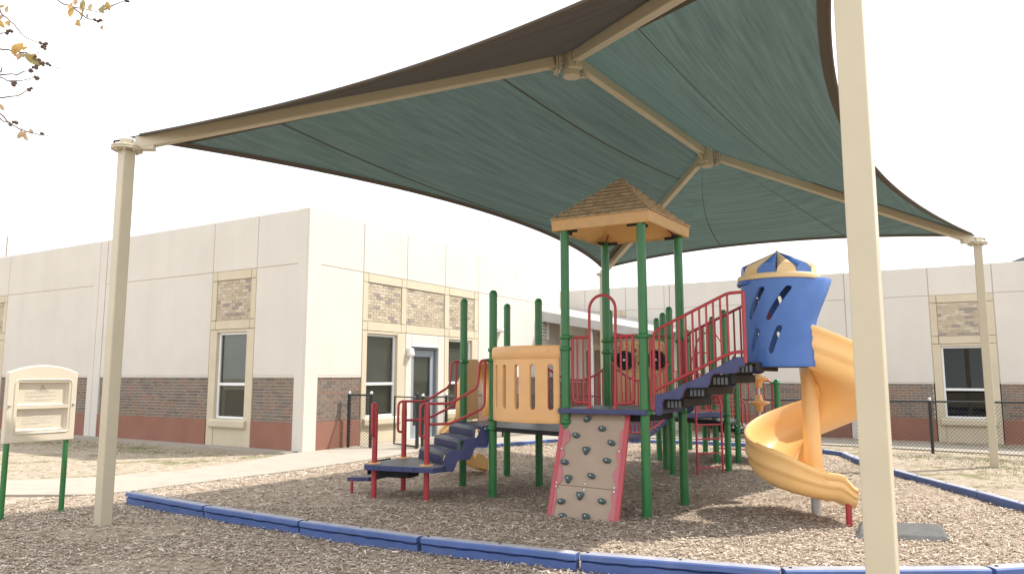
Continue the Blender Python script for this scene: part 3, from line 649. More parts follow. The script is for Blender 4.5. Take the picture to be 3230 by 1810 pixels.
# decks ----------------------------------------------------------------
def deck(name, poly, ztop, th=.055, edge='black', top='deck', inset=.0):
    mb = MB(); n = len(poly); P = [np.array([p[0], p[1], 0]) for p in poly]
    mb.add([p+Z(ztop) for p in P], [tuple(range(n))], 1)
    mb.add([p+Z(ztop) for p in P]+[p+Z(ztop-th) for p in P], [(i, n+i, n+(i+1) % n, (i+1) % n) for i in range(n)]+[tuple(range(2*n-1, n-1, -1))], 0)
    o = mb.build(name, [M[edge], M[top]], PS, weld=True, bevel=.006); return o
deck('deck', [A1+V3(-.02, 0, 0), A2+V3(-.01, -.03, 0), B1+V3(-.05, .10, 0), B2+V3(-.08, .02, 0), A4+V3(.03, 0, 0), A3+V3(0, .02, 0)], ZA)
dk = deck('deck', [B1-ex*.05-ey*.09, B3+ex*.05-ey*.09, B4+ex*.03+ey*.03, B2-ex*.05+ey*.03], ZBK, .055, 'navy')
st = MB(); st.frame_box((B1+B2)/2-ex*.06+Z((ZA+ZBK-.055)/2), ex*.012, ey*.44, Z((ZBK-.055-ZA)/2)); st.build('step_riser', M['navy'], PS)
un = MB(); un.frame_box((B1+B4)/2+Z(ZBK-.10), ex*.40, ey*.40, Z(.035)); un.build('deck_frame', M['black'], PS)
deck('deck', [D1, Q3, R4, R3+V3(.05, .05, 0), Q1, Q1-V3(.6, -.1, 0)], .905, .06)
blr = MB(); blr.beam(Q3+Z(.90), R4+Z(.90), .03, .075); blr.build('deck_edge_rail', M['navy'], PS, bevel=.006)
deck('deck', [R4+V3(.1, .1, 0), R5, R2+V3(.3, 0, 0), R1, Q1+V3(.1, .6, 0), R3-V3(.4, 0, 0)], .76, .07)
deck('deck', [R3, R5+V3(.05, 0, 0), V3(4.75, 13.6, 0), V3(4.5, 14.4, 0), R2], .60, .06)
deck('step', [R5+V3(.05, -.1, 0), R6+V3(.1, 0, 0), V3(4.9, 13.4, 0), V3(4.1, 13.5, 0)], .56, .05, 'navy')
# landing ----------------------------------------------------------------
r2, r3, r4 = V3(-1.70, 9.24, 0), V3(-1.43, 9.86, 0), V3(-1.03, 9.02, 0)
sn = unit(A2-A1); run = unit(np.cross(sn, (0, 0, 1))); run = run if run[0] > 0 else -run
n_bot, f_bot = V3(-.86, 9.10, 0), V3(-1.235, 9.89, 0)
deck('landing', [V3(-1.80, 9.13, 0), V3(-.93, 8.80, 0), V3(-.82, 8.93, 0), V3(-.80, 9.02, 0), f_bot+run*.04, V3(-1.33, 9.98, 0), V3(-1.45, 9.97, 0), V3(-1.83, 9.24, 0)], .43, .065, 'navy', 'deck')
slt = MB()
for k in range(4):
    p = V3(-1.80, 9.13, 0)+(V3(-.93, 8.80, 0)-V3(-1.80, 9.13, 0))*(.22+.17*k); d = unit(V3(.87, -.33, 0)); nn = V3(-.355, -.935, 0)
    slt.frame_box(p+nn*.001+Z(.40), d*.004, nn*.003, Z(.014))
slt.build('landing_slot', M['black'], PS)
for (p, top) in ((r2, 1.17), (r3, 1.16), (r4, 1.18)):
    mb = MB(); mb.tube([p+Z(-.3), p+Z(top-.22), p+Z(top-.16), p+Z(top)], .034, 16, rr=[.034, .034, .036, .030]); o = mb.build('rail_post', M['red'], PS, sm=50)
    fl = MB(); fl.lathe([(0, .431), (.085, .431), (.085, .440), (.04, .446), (0, .446)], (p[0], p[1], 0), 20); fl.build('floor_flange', M['tan'], o, root=PS, sm=30)
lpp = MB(); d = unit(V3(-.3, -.9, 0)); q = r2+d*.045
lpp.tube(fillet([r2+Z(1.16), q+d*.03+Z(1.165), q+d*.03+Z(.78), r2+Z(.76)], .06), .017, 10); lpp.build('grab_loop', M['red'], PS, sm=60)
def rail2d(o0, o1, pts, r=.0165, fil=.07): return fillet([o0+(o1-o0)*f+Z(z) for f, z in pts], fil, 6)
for (o0, o1) in ((r4, A2), (r3, A1)):
    mb = MB(); mb.tube(rail2d(o0, o1, [(.0, .77), (-.10, .77), (-.10, 1.17), (.35, 1.165), (.76, 1.36), (.79, 1.70), (.96, 1.70)]), .0165, 12); mb.build('handrail', M['red'], PS, sm=60)
    mb = MB(); mb.tube(rail2d(o0, o1, [(.03, .92), (.35, .92), (.865, 1.11), (.875, 1.69)]), .0165, 12); mb.build('handrail', M['red'], PS, sm=60)
# lower stair: S-profile treads and wavy stringers
def stair_profile(L, z0, z1, nst):
    pts = []; rise = (z1-z0)/nst; tr = L/nst
    for k in range(nst):
        s0 = k*tr; zz = z0+k*rise
        pts += [(s0, zz), (s0+.012, zz+rise-.035), (s0+.03, zz+rise-.008), (s0+.06, zz+rise)]
    pts.append((L, z1)); return pts
n_top, f_top = n_bot+run*.63, f_bot+run*.63
prof = stair_profile(.63, .43, ZA, 3)
mb = MB(); mb.grid([[n_bot+run*s+Z(z) for s, z in prof], [f_bot+run*s+Z(z) for s, z in prof]]); so = mb.build('stair', M['deck'], PS, sm=35, solid=.02, soff=-1)
rb = MB()
for k in range(3):     # ribbed risers
    for j in range(36):
        p = n_bot+(f_bot-n_bot)*((j+.5)/36)+run*(k*.21-.001); rb.frame_box(p+Z(.43+k*.1477+.065), sn*.004, run*.002, Z(.045))
    for j in range(5):
        p = n_bot+(f_bot-n_bot)*.5+run*(k*.21+.075+.028*j); rb.frame_box(p+Z(.43+(k+1)*.1477+.001), (f_bot-n_bot)*.47, run*.006, Z(.0012))
rb.build('tread_ribs', M['navy'], so, root=PS)
def wavy(base, L, z0, z1, nst, drop, th, d, name='stringer'):
    up = []; lo = []; rise = (z1-z0)/nst; tr = L/nst; N = 48
    def f(s):
        k = min(nst-1, int(s/tr)); u_ = (s-k*tr)/tr; return z0+k*rise+rise*smooth(min(1, u_/.38))
    for i in range(N+1):
        s = L*i/N; up.append((s, f(s)+.012)); lo.append((s, max(z0-.085, f(max(0, s-.13))-drop)))
    mb = MB(); n = len(up); P = [base+run*s+Z(z) for s, z in up]; Q = [base+run*s+Z(z) for s, z in lo]
    mb.grid([P, Q]); mb.grid([[p+d*th for p in P], [p+d*th for p in Q]]); mb.grid([P, [p+d*th for p in P]]); mb.grid([Q, [p+d*th for p in Q]])
    mb.add([P[0], Q[0], Q[0]+d*th, P[0]+d*th], [(0, 1, 2, 3)]); mb.add([P[-1], Q[-1], Q[-1]+d*th, P[-1]+d*th], [(0, 1, 2, 3)])
    return mb.build(name, M['navy'], so, root=PS, sm=35, weld=True)
wavy(n_bot, .68, .43, ZA, 3, .10, .03, sn); wavy(f_bot, .68, .43, ZA, 3, .10, .03, -sn)
# small step left of the landing
deck('step', [V3(-2.10, 9.55, 0), V3(-1.82, 9.53, 0), V3(-1.76, 9.62, 0), V3(-1.62, 9.98, 0)], .225, .05, 'navy')
ap = MB(); ap.beam(V3(-1.83, 9.50, .34), V3(-1.62, 9.98, .34), .012, .16); ap.build('step_bracket', M['black'], PS)
ub = MB(); ub.frame_box(V3(-1.45, 9.45, .30), V3(.22, -.08, 0), V3(.05, .12, 0), Z(.05)); ub.build('landing_frame', M['black'], PS)
mb = MB(); mb.tube([V3(-2.04, 9.56, -.2), V3(-2.04, 9.56, .20)], .018, 10); mb.build('step_leg', M['red'], PS, sm=50)
# panels with slots ---------------------------------------------------------
def ring_cell(mb, mp, rect, hole, nx, nz, m=0):
    """rect=(a0,a1,z0,z1); hole=(ca,cz,half_len,radius,tilt) stadium; mp maps (a,z)->3D"""
    a0, a1, z0, z1 = rect; ca, cz, hl, r, ti = hole
    bd = [(a0+(a1-a0)*i/nx, z0) for i in range(nx)]+[(a1, z0+(z1-z0)*i/nz) for i in range(nz)]+[(a1-(a1-a0)*i/nx, z1) for i in range(nx)]+[(a0, z1-(z1-z0)*i/nz) for i in range(nz)]
    dx, dz = math.sin(ti), math.cos(ti); hp = []
    for (x, z) in bd:
        rx, rz = x-ca, z-cz; along = rx*dx+rz*dz; ac = rx*dz-rz*dx
        t_ = max(-hl, min(hl, along*(hl+r)/((z1-z0)/2))); 
        if abs(along) < (hl+r)*.0+hl*(z1-z0)/2/(hl+r) and True: pass
        k = along-max(-hl, min(hl, along)); 
        if abs(along) <= hl: hp.append((along, math.copysign(r, ac)))
        else:
            s_ = math.copysign(hl, along); L_ = math.hypot(along-s_, ac) or 1e-6; hp.append((s_+(along-s_)/L_*r, ac/L_*r))
    H = [(ca+al*dx+ac*dz, cz+al*dz-ac*dx) for al, ac in hp]; n = len(bd)
    mid = [((b_[0]+h[0]*3)/4, (b_[1]+h[1]*3)/4) for b_, h in zip(bd, H)]
    vs = [mp(*p) for p in bd]+[mp(*p) for p in mid]+[mp(*p) for p in H]
    mb.add(vs, [(i, (i+1) % n, n+(i+1) % n, n+i) for i in range(n)]+[(n+i, n+(i+1) % n, 2*n+(i+1) % n, 2*n+i) for i in range(n)], m)
def strip(mb, mp, a0, a1, z0, z1, na, nzz, m=0):
    mb.grid([[mp(a0+(a1-a0)*i/na, z0+(z1-z0)*j/nzz) for i in range(na+1)] for j in range(nzz+1)], m)
# barrel barrier between A2 and B1
ca_ = (A2+B1)/2; dch = unit(B1-A2); on = V3(dch[1], -dch[0], 0); on = on if on[1] < 0 else -on
half = np.linalg.norm(B1-A2)/2-.075; sag = .24; Rb = (half**2+sag**2)/(2*sag); cc = ca_+on*(sag-Rb)+on*.02; am = math.asin(half/Rb)
def bmap(a, z, off=0): return cc+(on*math.cos(a)+dch*math.sin(a))*(Rb+off)+Z(z)
mb = MB(); ns = 6; zb, zt_ = .965, 1.845; zs0, zs1 = 1.07, 1.68
for k in range(ns):
    a0 = -am+2*am*k/ns; a1 = -am+2*am*(k+1)/ns; ring_cell(mb, bmap, (a0, a1, zs0, zs1), ((a0+a1)/2, (zs0+zs1)/2, .235, .036/1.0, 0), 6, 16) if False else None
def bm2(x, z): return bmap(x/Rb, z)
Lh = am*Rb
for k in range(ns):
    a0 = -Lh+2*Lh*k/ns; a1 = -Lh+2*Lh*(k+1)/ns; ring_cell(mb, bm2, (a0, a1, zs0, zs1), ((a0+a1)/2, 1.375, .225, .032, 0), 6, 16); strip(mb, bm2, a0, a1, zb, zs0, 6, 2); strip(mb, bm2, a0, a1, zs1, zt_, 6, 3)
bo = mb.build('barrel_panel', M['tan'], PS, sm=35, weld=True, solid=.055, soff=0, bevel=.008)
rim = MB(); rows = []
for (o_, z) in ((.03, 1.70), (.045, 1.72), (.045, 1.83), (.03, 1.852), (-.03, 1.852), (-.045, 1.83), (-.045, 1.72), (-.03, 1.70)): rows.append([bmap(-am+2*am*i/24, z, o_) for i in range(25)])
rows.append(rows[0]); rim.grid(rows); rim.build('panel_rim', M['tan'], bo, root=PS, sm=40)
em = MB(); c0 = bmap(am*.80, 1.79, .047); tt = unit(np.cross(Z(1), on)); tt = -tt if tt@dch < 0 else tt; tl = unit(bmap(am*.82, 1.79)-bmap(am*.78, 1.79)); nn = unit(np.cross(Z(1), tl)); nn = nn if nn@on > 0 else -nn
for dx_, dz_, w_, h_ in ((0, .018, .006, .012), (-.012, .0, .012, .004), (.012, .0, .012, .004), (-.014, -.014, .008, .008), (.014, -.014, .008, .008), (0, -.006, .004, .012)):
    em.frame_box(c0+tl*dx_+Z(dz_), tl*w_/1, nn*.003, Z(h_))
em.build('emblem', M['tan'], bo, root=PS)
# tower B roof ----------------------------------------------------------------
rc = (B1+B2+B3+B4)/4; hw = .60; RZ = 3.165
rf = MB(); cs = [(-1, -1), (1, -1), (1, 1), (-1, 1)]
cor = lambda s, z, i: rc+ex*cs[i][0]*s+ey*cs[i][1]*s+Z(z)
for i in range(4):
    j = (i+1) % 4
    rf.add([cor(hw-.008, RZ, i), cor(hw-.008, RZ, j), cor(hw, RZ+.13, j), cor(hw, RZ+.13, i)], [(0, 1, 2, 3)])
    rf.add([cor(hw, RZ+.13, i), cor(hw, RZ+.13, j), cor(.02, 3.83, j), cor(.02, 3.83, i)], [(0, 1, 2, 3)])
    rf.add([cor(hw-.008, RZ, i), cor(hw-.008, RZ, j), cor(hw-.05, RZ, j), cor(hw-.05, RZ, i)], [(0, 3, 2, 1)])
    rf.add([cor(hw-.05, RZ, i), cor(hw-.05, RZ, j), cor(hw-.06, RZ+.03, j), cor(hw-.06, RZ+.03, i)], [(0, 3, 2, 1)])
    rf.add([cor(hw-.06, RZ+.03, i), cor(hw-.06, RZ+.03, j), cor(.03, RZ+.40, j), cor(.03, RZ+.40, i)], [(0, 3, 2, 1)], 1)
rf.add([cor(.02, 3.83, i) for i in range(4)], [(0, 1, 2, 3)])
ro = rf.build('roof', [M['tanroof'], M['orange']], PS, weld=True, bevel=.018, seg=3)
SHM = MB(); SHM.add([(-.5, 0, 0), (.5, 0, 0), (.5, 1, 0), (-.5, 1, 0), (-.5, 0, 1), (.5, 0, 1), (.5, 1, .25), (-.5, 1, .25)], [(0, 3, 2, 1), (4, 5, 6, 7), (0, 1, 5, 4), (1, 2, 6, 5), (2, 3, 7, 6), (3, 0, 4, 7)])
shm = bpy.data.meshes.new('shingle'); shm.from_pydata(SHM.v, [], SHM.f); shm.materials.append(M['shingle'])
rows_n = 10
for i in range(4):
    j = (i+1) % 4; e0, e1 = cor(hw+.004, RZ+.13, i), cor(hw+.004, RZ+.13, j); ap_ = rc+Z(3.84); em_ = (e0+e1)/2; dn = unit(e1-e0); upv = ap_-em_; sl = np.linalg.norm(upv); upv = unit(upv); nrm = unit(np.cross(dn, upv)); nrm = nrm if nrm[2] > 0 else -nrm
    Mx = Matrix(((dn[0], upv[0], nrm[0]), (dn[1], upv[1], nrm[1]), (dn[2], upv[2], nrm[2]))); rr = XF[PS.name][1]; eul = (Matrix.Rotation(-rr, 3, 'Z') @ Mx).to_euler()
    for k in range(rows_n):
        f0 = k/rows_n; wd = hw*2*(1-f0-.35/rows_n)+.004; n = max(1, int(round(wd/.135))); offs = 0 if k % 2 else .5; sw = wd/n
        edges = [-wd/2]+[-wd/2+sw*(q+offs) for q in range(1 if offs == 0 else 0, n)]+[wd/2]
        edges = sorted(set(round(e_, 4) for e_ in edges))
        for q in range(len(edges)-1):
            l, r_ = edges[q], edges[q+1]
            if r_-l < .02: continue
            h_ = random.uniform(.017, .023)
            inst('shingle', shm, ro, em_+dn*((l+r_)/2)+upv*(f0*sl-.004)+nrm*.0005, root=PS, scale=(r_-l-.007, sl/rows_n*1.06, h_), rot=eul)
for p in (B1, B2, B3, B4):
    bk = MB()
    for d_ in (ex, ey):
        sg = 1 if (rc-p)@d_ > 0 else -1
        bk.beam(p+Z(RZ+.0)+d_*sg*.03, p+Z(RZ+.0)+d_*sg*.16, .03, .03)
    bk.build('roof_bracket', M['black'], ro, root=PS)
    pc = MB(); pc.tube([p+Z(3.16), rc+(p-rc)*.8+Z(RZ+.1)], .01, 6); pc.build('roof_stay', M['red'], ro, root=PS)
# tower B front: arch and side barriers ---------------------------------------
fp = lambda s, z: B1+ex*s*.98+Z(z)-ey*.0
arc = [fp(.465+.16*math.cos(math.pi-math.pi*k/14), 2.24+.16*math.sin(math.pi*k/14)) for k in range(15)]
mb = MB(); mb.tube([fp(.295, 1.14)]+arc+[fp(.605, 1.14)], .0165, 12); ar = mb.build('entry_arch', M['red'], PS, sm=60)
ft = MB()
for s in (.295, .605): ft.lathe([(.03, 1.145), (.028, 1.17), (.018, 1.18)], fp(s, 0), 12)
ft.build('arch_foot', M['red'], ar, root=PS, sm=40)
def barrier(pts_loop, bars, r=.0165, rb=.0115, name='barrier'):
    mb = MB(); mb.tube(fillet(pts_loop, .07), r, 12); o = mb.build(name, M['red'], PS, sm=60)
    for (a_, c_) in bars:
        q = MB(); q.tube([a_, c_], rb, 8); q.build('baluster', M['red'], o, root=PS, sm=60)
    return o
barrier([fp(.29, 1.935), fp(.05, 1.935)], [(fp(.15, 1.935), fp(.15, 1.22)), (fp(.225, 1.935), fp(.225, 1.22))])
mb = MB(); mb.tube(fillet([fp(.09, 1.93), fp(.09, 1.21), fp(.29, 1.205)], .07), .0165, 12); mb.build('barrier', M['red'], PS, sm=60)
barrier([fp(.61, 1.935), fp(.88, 1.94)], [(fp(.68, 1.935), fp(.68, 1.21)), (fp(.75, 1.935), fp(.75, 1.21))])
mb = MB(); mb.tube(fillet([fp(.825, 1.93), fp(.825, 1.21), fp(.61, 1.20)], .07), .0165, 12); mb.build('barrier', M['red'], PS, sm=60)
# climbing wall ---------------------------------------------------------------
CT = V3(.575, 8.425, 1.085); cex = V3(.879, -.476, 0); cdn = V3(-.171, -.315, -.933); cn = np.cross(cex, cdn); cn = cn if cn[1] < 0 else -cn
CWW, CWL = .80, 1.20
cw = lambda a, d_, o=0: CT+cex*a+cdn*d_+cn*o
mb = MB(); mb.prism([cw(.02, 0), cw(CWW-.02, 0), cw(CWW-.02, .815), cw(.02, .80)], -cn*.02); cwo = mb.build('climbing_wall', M['panel'], PS, bevel=.004)
mb = MB(); mb.prism([cw(.02, .803), cw(CWW-.02, .818), cw(CWW-.02, CWL), cw(.02, CWL)], -cn*.02); mb.build('lower_panel', M['panel'], cwo, root=PS, bevel=.004)
WLp = [(.0, .15), (.046, .16), (.104, .189), (.14, .258), (.134, .319), (.078, .371), (.08, .42), (.099, .47), (.07, .52), (.052, .551), (.085, .60), (.108, .665), (.105, .761), (.07, .82), (.054, .86), (.07, .91), (.079, .972), (.07, 1.03), (.068, 1.085), (.059, 1.2), (.0, 1.2)]
WRp = [(.80, .15), (.754, .162), (.715, .19), (.706, .24), (.712, .29), (.734, .341), (.71, .39), (.692, .439), (.71, .50), (.728, .551), (.70, .61), (.682, .667), (.70, .72), (.724, .775), (.70, .82), (.686, .869), (.70, .93), (.72, .994), (.695, 1.04), (.683, 1.086), (.70, 1.2), (.80, 1.2)]
for W_ in (WLp, WRp):
    mb = MB(); mb.prism([cw(a, d_, .001) for a, d_ in W_], cn*.006); mb.build('wavy_edge', M['pink'], cwo, root=PS)
for a0, a1 in ((-.005, .044), (.752, .805)):
    mb = MB(); mb.prism([cw(a0, -.005, -.03), cw(a1, -.005, -.03), cw(a1, 1.2, -.03), cw(a0, 1.2, -.03)], cn*.043); mb.build('side_flange', M['redplastic'], cwo, root=PS, bevel=.006)
HLD = [(.315, .066, 0, -.6), (.502, .169, 0, 0), (.206, .254, 0, .2), (.628, .321, 0, .3), (.348, .414, 1, 0), (.117, .559, 0, .1), (.601, .515, 0, .1), (.185, .733, 1, 0), (.445, .688, 0, .3), (.139, .98, 0, -.2), (.345, .901, 1, 0), (.597, .942, 0, .1), (.178, 1.127, 0, 0), (.441, 1.109, 0, .2)]
for a, d_, k, ro_ in HLD:
    mb = MB(); rows = []
    for (sc, h_) in ((1.0, 0), (1.0, .012), (.88, .030), (.6, .042), (.25, .036), (.0, .03)):
        row = []
        for q in range(16):
            th_ = 2*math.pi*q/16
            if k: rad = .042*(1+.18*math.cos(3*(th_-math.pi/2)))
            else: rad = .036
            x_, y_ = rad*math.cos(th_)*(1.30 if not k else 1.0), rad*math.sin(th_)*(.85 if not k else 1.05)
            xr, yr = x_*math.cos(ro_)-y_*math.sin(ro_), x_*math.sin(ro_)+y_*math.cos(ro_); row.append(cw(a+xr*sc, d_+yr*sc, .001+h_))
        rows.append(row)
    mb.grid(rows, closed_u=True); ho_ = mb.build('climbing_hold', M['hold'], cwo, root=PS, sm=60); bolt(ho_, PS, cw(a, d_, .031), cn, .75) if False else bolt(cwo, PS, cw(a, d_, .036), cn, .6)
for a, d_ in ((.059, .03), (.394, .027), (.736, .028), (.058, .412), (.728, .413), (.057, .788), (.057, .828), (.389, .78), (.384, .84), (.721, .797), (.722, .841)): bolt(cwo, PS, cw(a, d_, .008 if a < .1 or a > .7 else 0), cn, .85)
# upper stair -------------------------------------------------------------------
sp = lambda s, z, o=0: B3+ex*(s+.0)+ey*o+Z(z)
TW = .92
for k in range(4):
    s0 = .14+.245*k; zz = 1.27+.1235*k
    mb = MB(); mb.frame_box(sp(s0+.135, zz-.012, TW/2), ex*.15, ey*(TW/2-.05), Z(.012)); mb.frame_box(sp(s0+.005, zz-.07, TW/2), ex*.01, ey*(TW/2-.05), Z(.06)); mb.frame_box(sp(s0+.275, zz-.05, TW/2), ex*.01, ey*(TW/2-.05), Z(.04))
    mb.build('tread', M['black'], PS, bevel=.008)
    g_ = MB()
    for q in range(16): g_.frame_box(sp(s0-.007, zz-.07, .10+(TW-.2)*q/15), ex*.003, ey*.012, Z(.05))
    for q in range(4): g_.frame_box(sp(s0+.11+.04*q, zz-.065, .035), ex*.012, ey*.006, Z(.035))
    g_.build('tread_grille', M['deck'], PS)
up_ = [(.115, 1.29), (.14, 1.31), (.25, 1.33), (.33, 1.365), (.44, 1.425), (.55, 1.47), (.64, 1.51), (.73, 1.565), (.84, 1.62), (.93, 1.67), (1.0, 1.692), (1.06, 1.695)]
lo_ = [(1.06, 1.60), (1.01, 1.59), (.99, 1.54), (.95, 1.525), (.75, 1.522), (.72, 1.49), (.70, 1.42), (.67, 1.38), (.46, 1.375), (.43, 1.34), (.41, 1.28), (.38, 1.256), (.22, 1.255), (.20, 1.22), (.195, 1.11), (.17, 1.085), (.13, 1.09), (.115, 1.12)]
for off in (-.02, TW-.01):
    mb = MB(); mb.prism([sp(s, z, off) for s, z in up_+lo_], ey*.035); mb.build('stringer', M['navy'], PS, bevel=.008)
def stair_rail(off, s_first=.11):
    mb = MB(); mb.tube(fillet([sp(.11, 1.15, off), sp(.11, 1.945, off), sp(.16, 2.0, off), sp(.91, 2.345, off), sp(1.07, 2.35, off)], .05), .0165, 12); o = mb.build('stair_rail', M['red'], PS, sm=60)
    q = MB(); q.tube(fillet([sp(.11, 1.345, off), sp(.93, 1.74, off), sp(1.07, 1.745, off)], .08), .0165, 12); q.build('lower_rail', M['red'], o, root=PS, sm=60)
    q = MB(); q.tube([sp(1.065, 1.63, off), sp(1.065, 2.35, off)], .019, 12); q.build('end_upright', M['red'], o, root=PS, sm=60)
    q = MB(); q.tube(fillet([sp(.075, 1.20, off), sp(.075, 1.92, off), sp(.02, 1.93, off)], .03), .013, 10); q.tube([sp(.09, 1.14, off), sp(.09, 1.2, off)], .02, 10); q.build('start_upright', M['red'], o, root=PS, sm=60)
    for k in range(11):
        s = .175+.073*k; zt2 = 2.0+(s-.16)*.46 if s < .91 else 2.347; zb2 = 1.345+(s-.11)*.482 if s < .93 else 1.742
        if s > 1.03: continue
        q = MB(); q.tube([sp(s, zb2, off), sp(s, zt2, off)], .0115, 8); q.build('baluster', M['red'], o, root=PS, sm=60)
stair_rail(0); stair_rail(TW)
# slide tower: deck, hood, roof ---------------------------------------------------
HC_ = V3(2.86, 7.80, 0)
mb = MB(); mb.lathe([(0, -.05), (.28, -.05), (.29, -.04), (.29, -.005), (.285, 0), (0, 0)], HC_+Z(ZT), 28); mb.build('deck', M['black'], PS, sm=30)
mb = MB(); mb.beam(sp(1.0, 1.615, .1), sp(1.0, 1.615, .85), .22, .05); mb.build('deck_frame', M['black'], PS, bevel=.01)
def hood(th0, th1f, name, lipf, slots):
    z0, z1 = 1.595, 2.515
    def mp(a, z):
        f = (z-z0)/(z1-z0); r = .360+.018*f; e = th1f(f); th_ = th0+(e-th0)*a
        r += lipf(f)*smooth((a-.72)/.28)
        return HC_+V3(r*math.cos(th_), r*math.sin(th_), z)
    return mp, z0, z1
near_e = lambda f: R(-52)+R(46)*max(0, (f-.2)/.8)**1.8
mp, hz0, hz1 = hood(R(-180-6), near_e, 'hood', lambda f: .15*max(0, f-.45)**1.5/.41, None)
mb = MB(); AC = [0, .22, .40, .58, .76, 1.0]
# slots lean to the right going up; cells in (a,z)
def hole_cell(mb, mp, rect, c0, c1, r, nx, nz):
    a0, a1, z0, z1 = rect; asp = 1.0; S_ = .95    # a-units to metres
    def mp2(x, z): return mp(x/S_, z)
    ca, cz = (c0[0]+c1[0])/2*S_, (c0[1]+c1[1])/2; dx, dz = (c1[0]-c0[0])*S_, c1[1]-c0[1]; L_ = math.hypot(dx, dz)/2
    ring_cell(mb, mp2, (a0*S_, a1*S_, z0, z1), (ca, cz, L_, r, math.atan2(dx, dz)), nx, nz)
zm_ = 2.04
for (c0, c1, cells) in ((.15, .37, ((zm_, hz1-.09, (.20, 2.12), (.30, 2.39)), (hz0+.07, zm_, (.215, 1.77), (.29, 1.96)))), (.37, .60, ((zm_, hz1-.09, (.41, 2.10), (.535, 2.39)), (hz0+.07, zm_, (.45, 1.76), (.535, 1.985))))):
    for (q0, q1, e0, e1) in cells: hole_cell(mb, mp, (c0, c1, q0, q1), e0, e1, .031, 6, 12)
    strip(mb, mp, c0, c1, hz0, hz0+.07, 6, 2); strip(mb, mp, c0, c1, hz1-.09, hz1, 6, 2)
for (c0, c1, nn_) in ((0, .15, 5), (.60, 1.0, 14)):
    strip(mb, mp, c0, c1, hz0, hz0+.07, nn_, 2); strip(mb, mp, c0, c1, hz0+.07, zm_, nn_, 12); strip(mb, mp, c0, c1, zm_, hz1-.09, nn_, 12); strip(mb, mp, c0, c1, hz1-.09, hz1, nn_, 2)
hoo = mb.build('slide_hood', M['blue'], PS, sm=35, weld=True, solid=.035, soff=0, bevel=.006)
mpf, _, _ = hood(R(120), lambda f: R(22)-R(24)*f, 'h', lambda f: .06*f, None)
mb = MB()
hole_cell(mb, mpf, (.0, .33, zm_, hz1-.09), (.10, 2.37), (.20, 2.13), .022, 6, 12); hole_cell(mb, mpf, (.33, .66, zm_, hz1-.09), (.43, 2.37), (.54, 2.13), .022, 6, 12)
hole_cell(mb, mpf, (.0, .33, hz0+.07, zm_), (.10, 1.97), (.20, 1.77), .022, 6, 12); hole_cell(mb, mpf, (.33, .66, hz0+.07, zm_), (.43, 1.97), (.54, 1.77), .022, 6, 12)
for (q0, q1) in ((hz0, hz0+.07), (hz0+.07, zm_), (zm_, hz1-.09), (hz1-.09, hz1)):
    strip(mb, mpf, .66, 1.0, q0, q1, 8, 6)
for (q0, q1) in ((hz0, hz0+.07), (hz1-.09, hz1)):
    strip(mb, mpf, 0, .33, q0, q1, 6, 2); strip(mb, mpf, .33, .66, q0, q1, 6, 2)
mb.build('slide_hood', M['blue'], PS, sm=35, weld=True, solid=.035, soff=0, bevel=.006)
for a0, a1 in ((R(-182), R(-28)), (R(-27), R(176))):
    mb = MB(); K = 24; rows = []
    for (r_, z) in ((.37, 2.505), (.412, 2.505), (.418, 2.515), (.418, 2.55), (.41, 2.56), (.37, 2.56)): rows.append([HC_+V3(r_*math.cos(a0+(a1-a0)*i/K), r_*math.sin(a0+(a1-a0)*i/K), z) for i in range(K+1)])
    rows.append(rows[0]); mb.grid(rows); mb.build('hood_ring', M['ivory'], hoo, root=PS, sm=40)
ed = MB(); ed.tube([HC_+V3(.40*math.cos(a), .40*math.sin(a), 2.485) for a in np.linspace(R(150), R(200), 8)], .03, 8); ed.build('hood_collar', M['blue'], hoo, root=PS, sm=50)
NF = 12
for k in range(NF):
    th0 = 2*math.pi*k/NF+R(-97); hwid = math.pi/NF; mb = MB(); rows = []; rb_ = .385
    for j in range(13):
        t_ = j/12*.99; r_ = rb_*(1-t_); zc = 2.56+.275*t_; row = []
        for i in range(13):
            al = math.pi*i/12; off = -math.cos(al)*hwid*.99; bul = math.sin(al)*rb_*math.sin(hwid)*(1-t_)*1.15
            c_ = V3(math.cos(th0+off), math.sin(th0+off), 0)*r_*math.cos(hwid)/math.cos(off)
            row.append(HC_+c_+Z(zc+bul*.95))
        rows.append(row)
    mb.grid(rows); n_ = len(rows[0]); c0_ = HC_+V3(math.cos(th0), math.sin(th0), 0)*rb_*math.cos(hwid)+Z(2.56)
    mb.add(rows[0], [tuple(range(n_))]); mb.build('roof_flute', M['blue'] if k % 2 else M['ivory'], hoo, root=PS, sm=35)
mb = MB(); mb.lathe([(.0, 0), (.016, -.01), (.016, .0), (.0, .008)], HC_+Z(2.84), 12); mb.build('finial', M['ivory'], hoo, root=PS, sm=60)
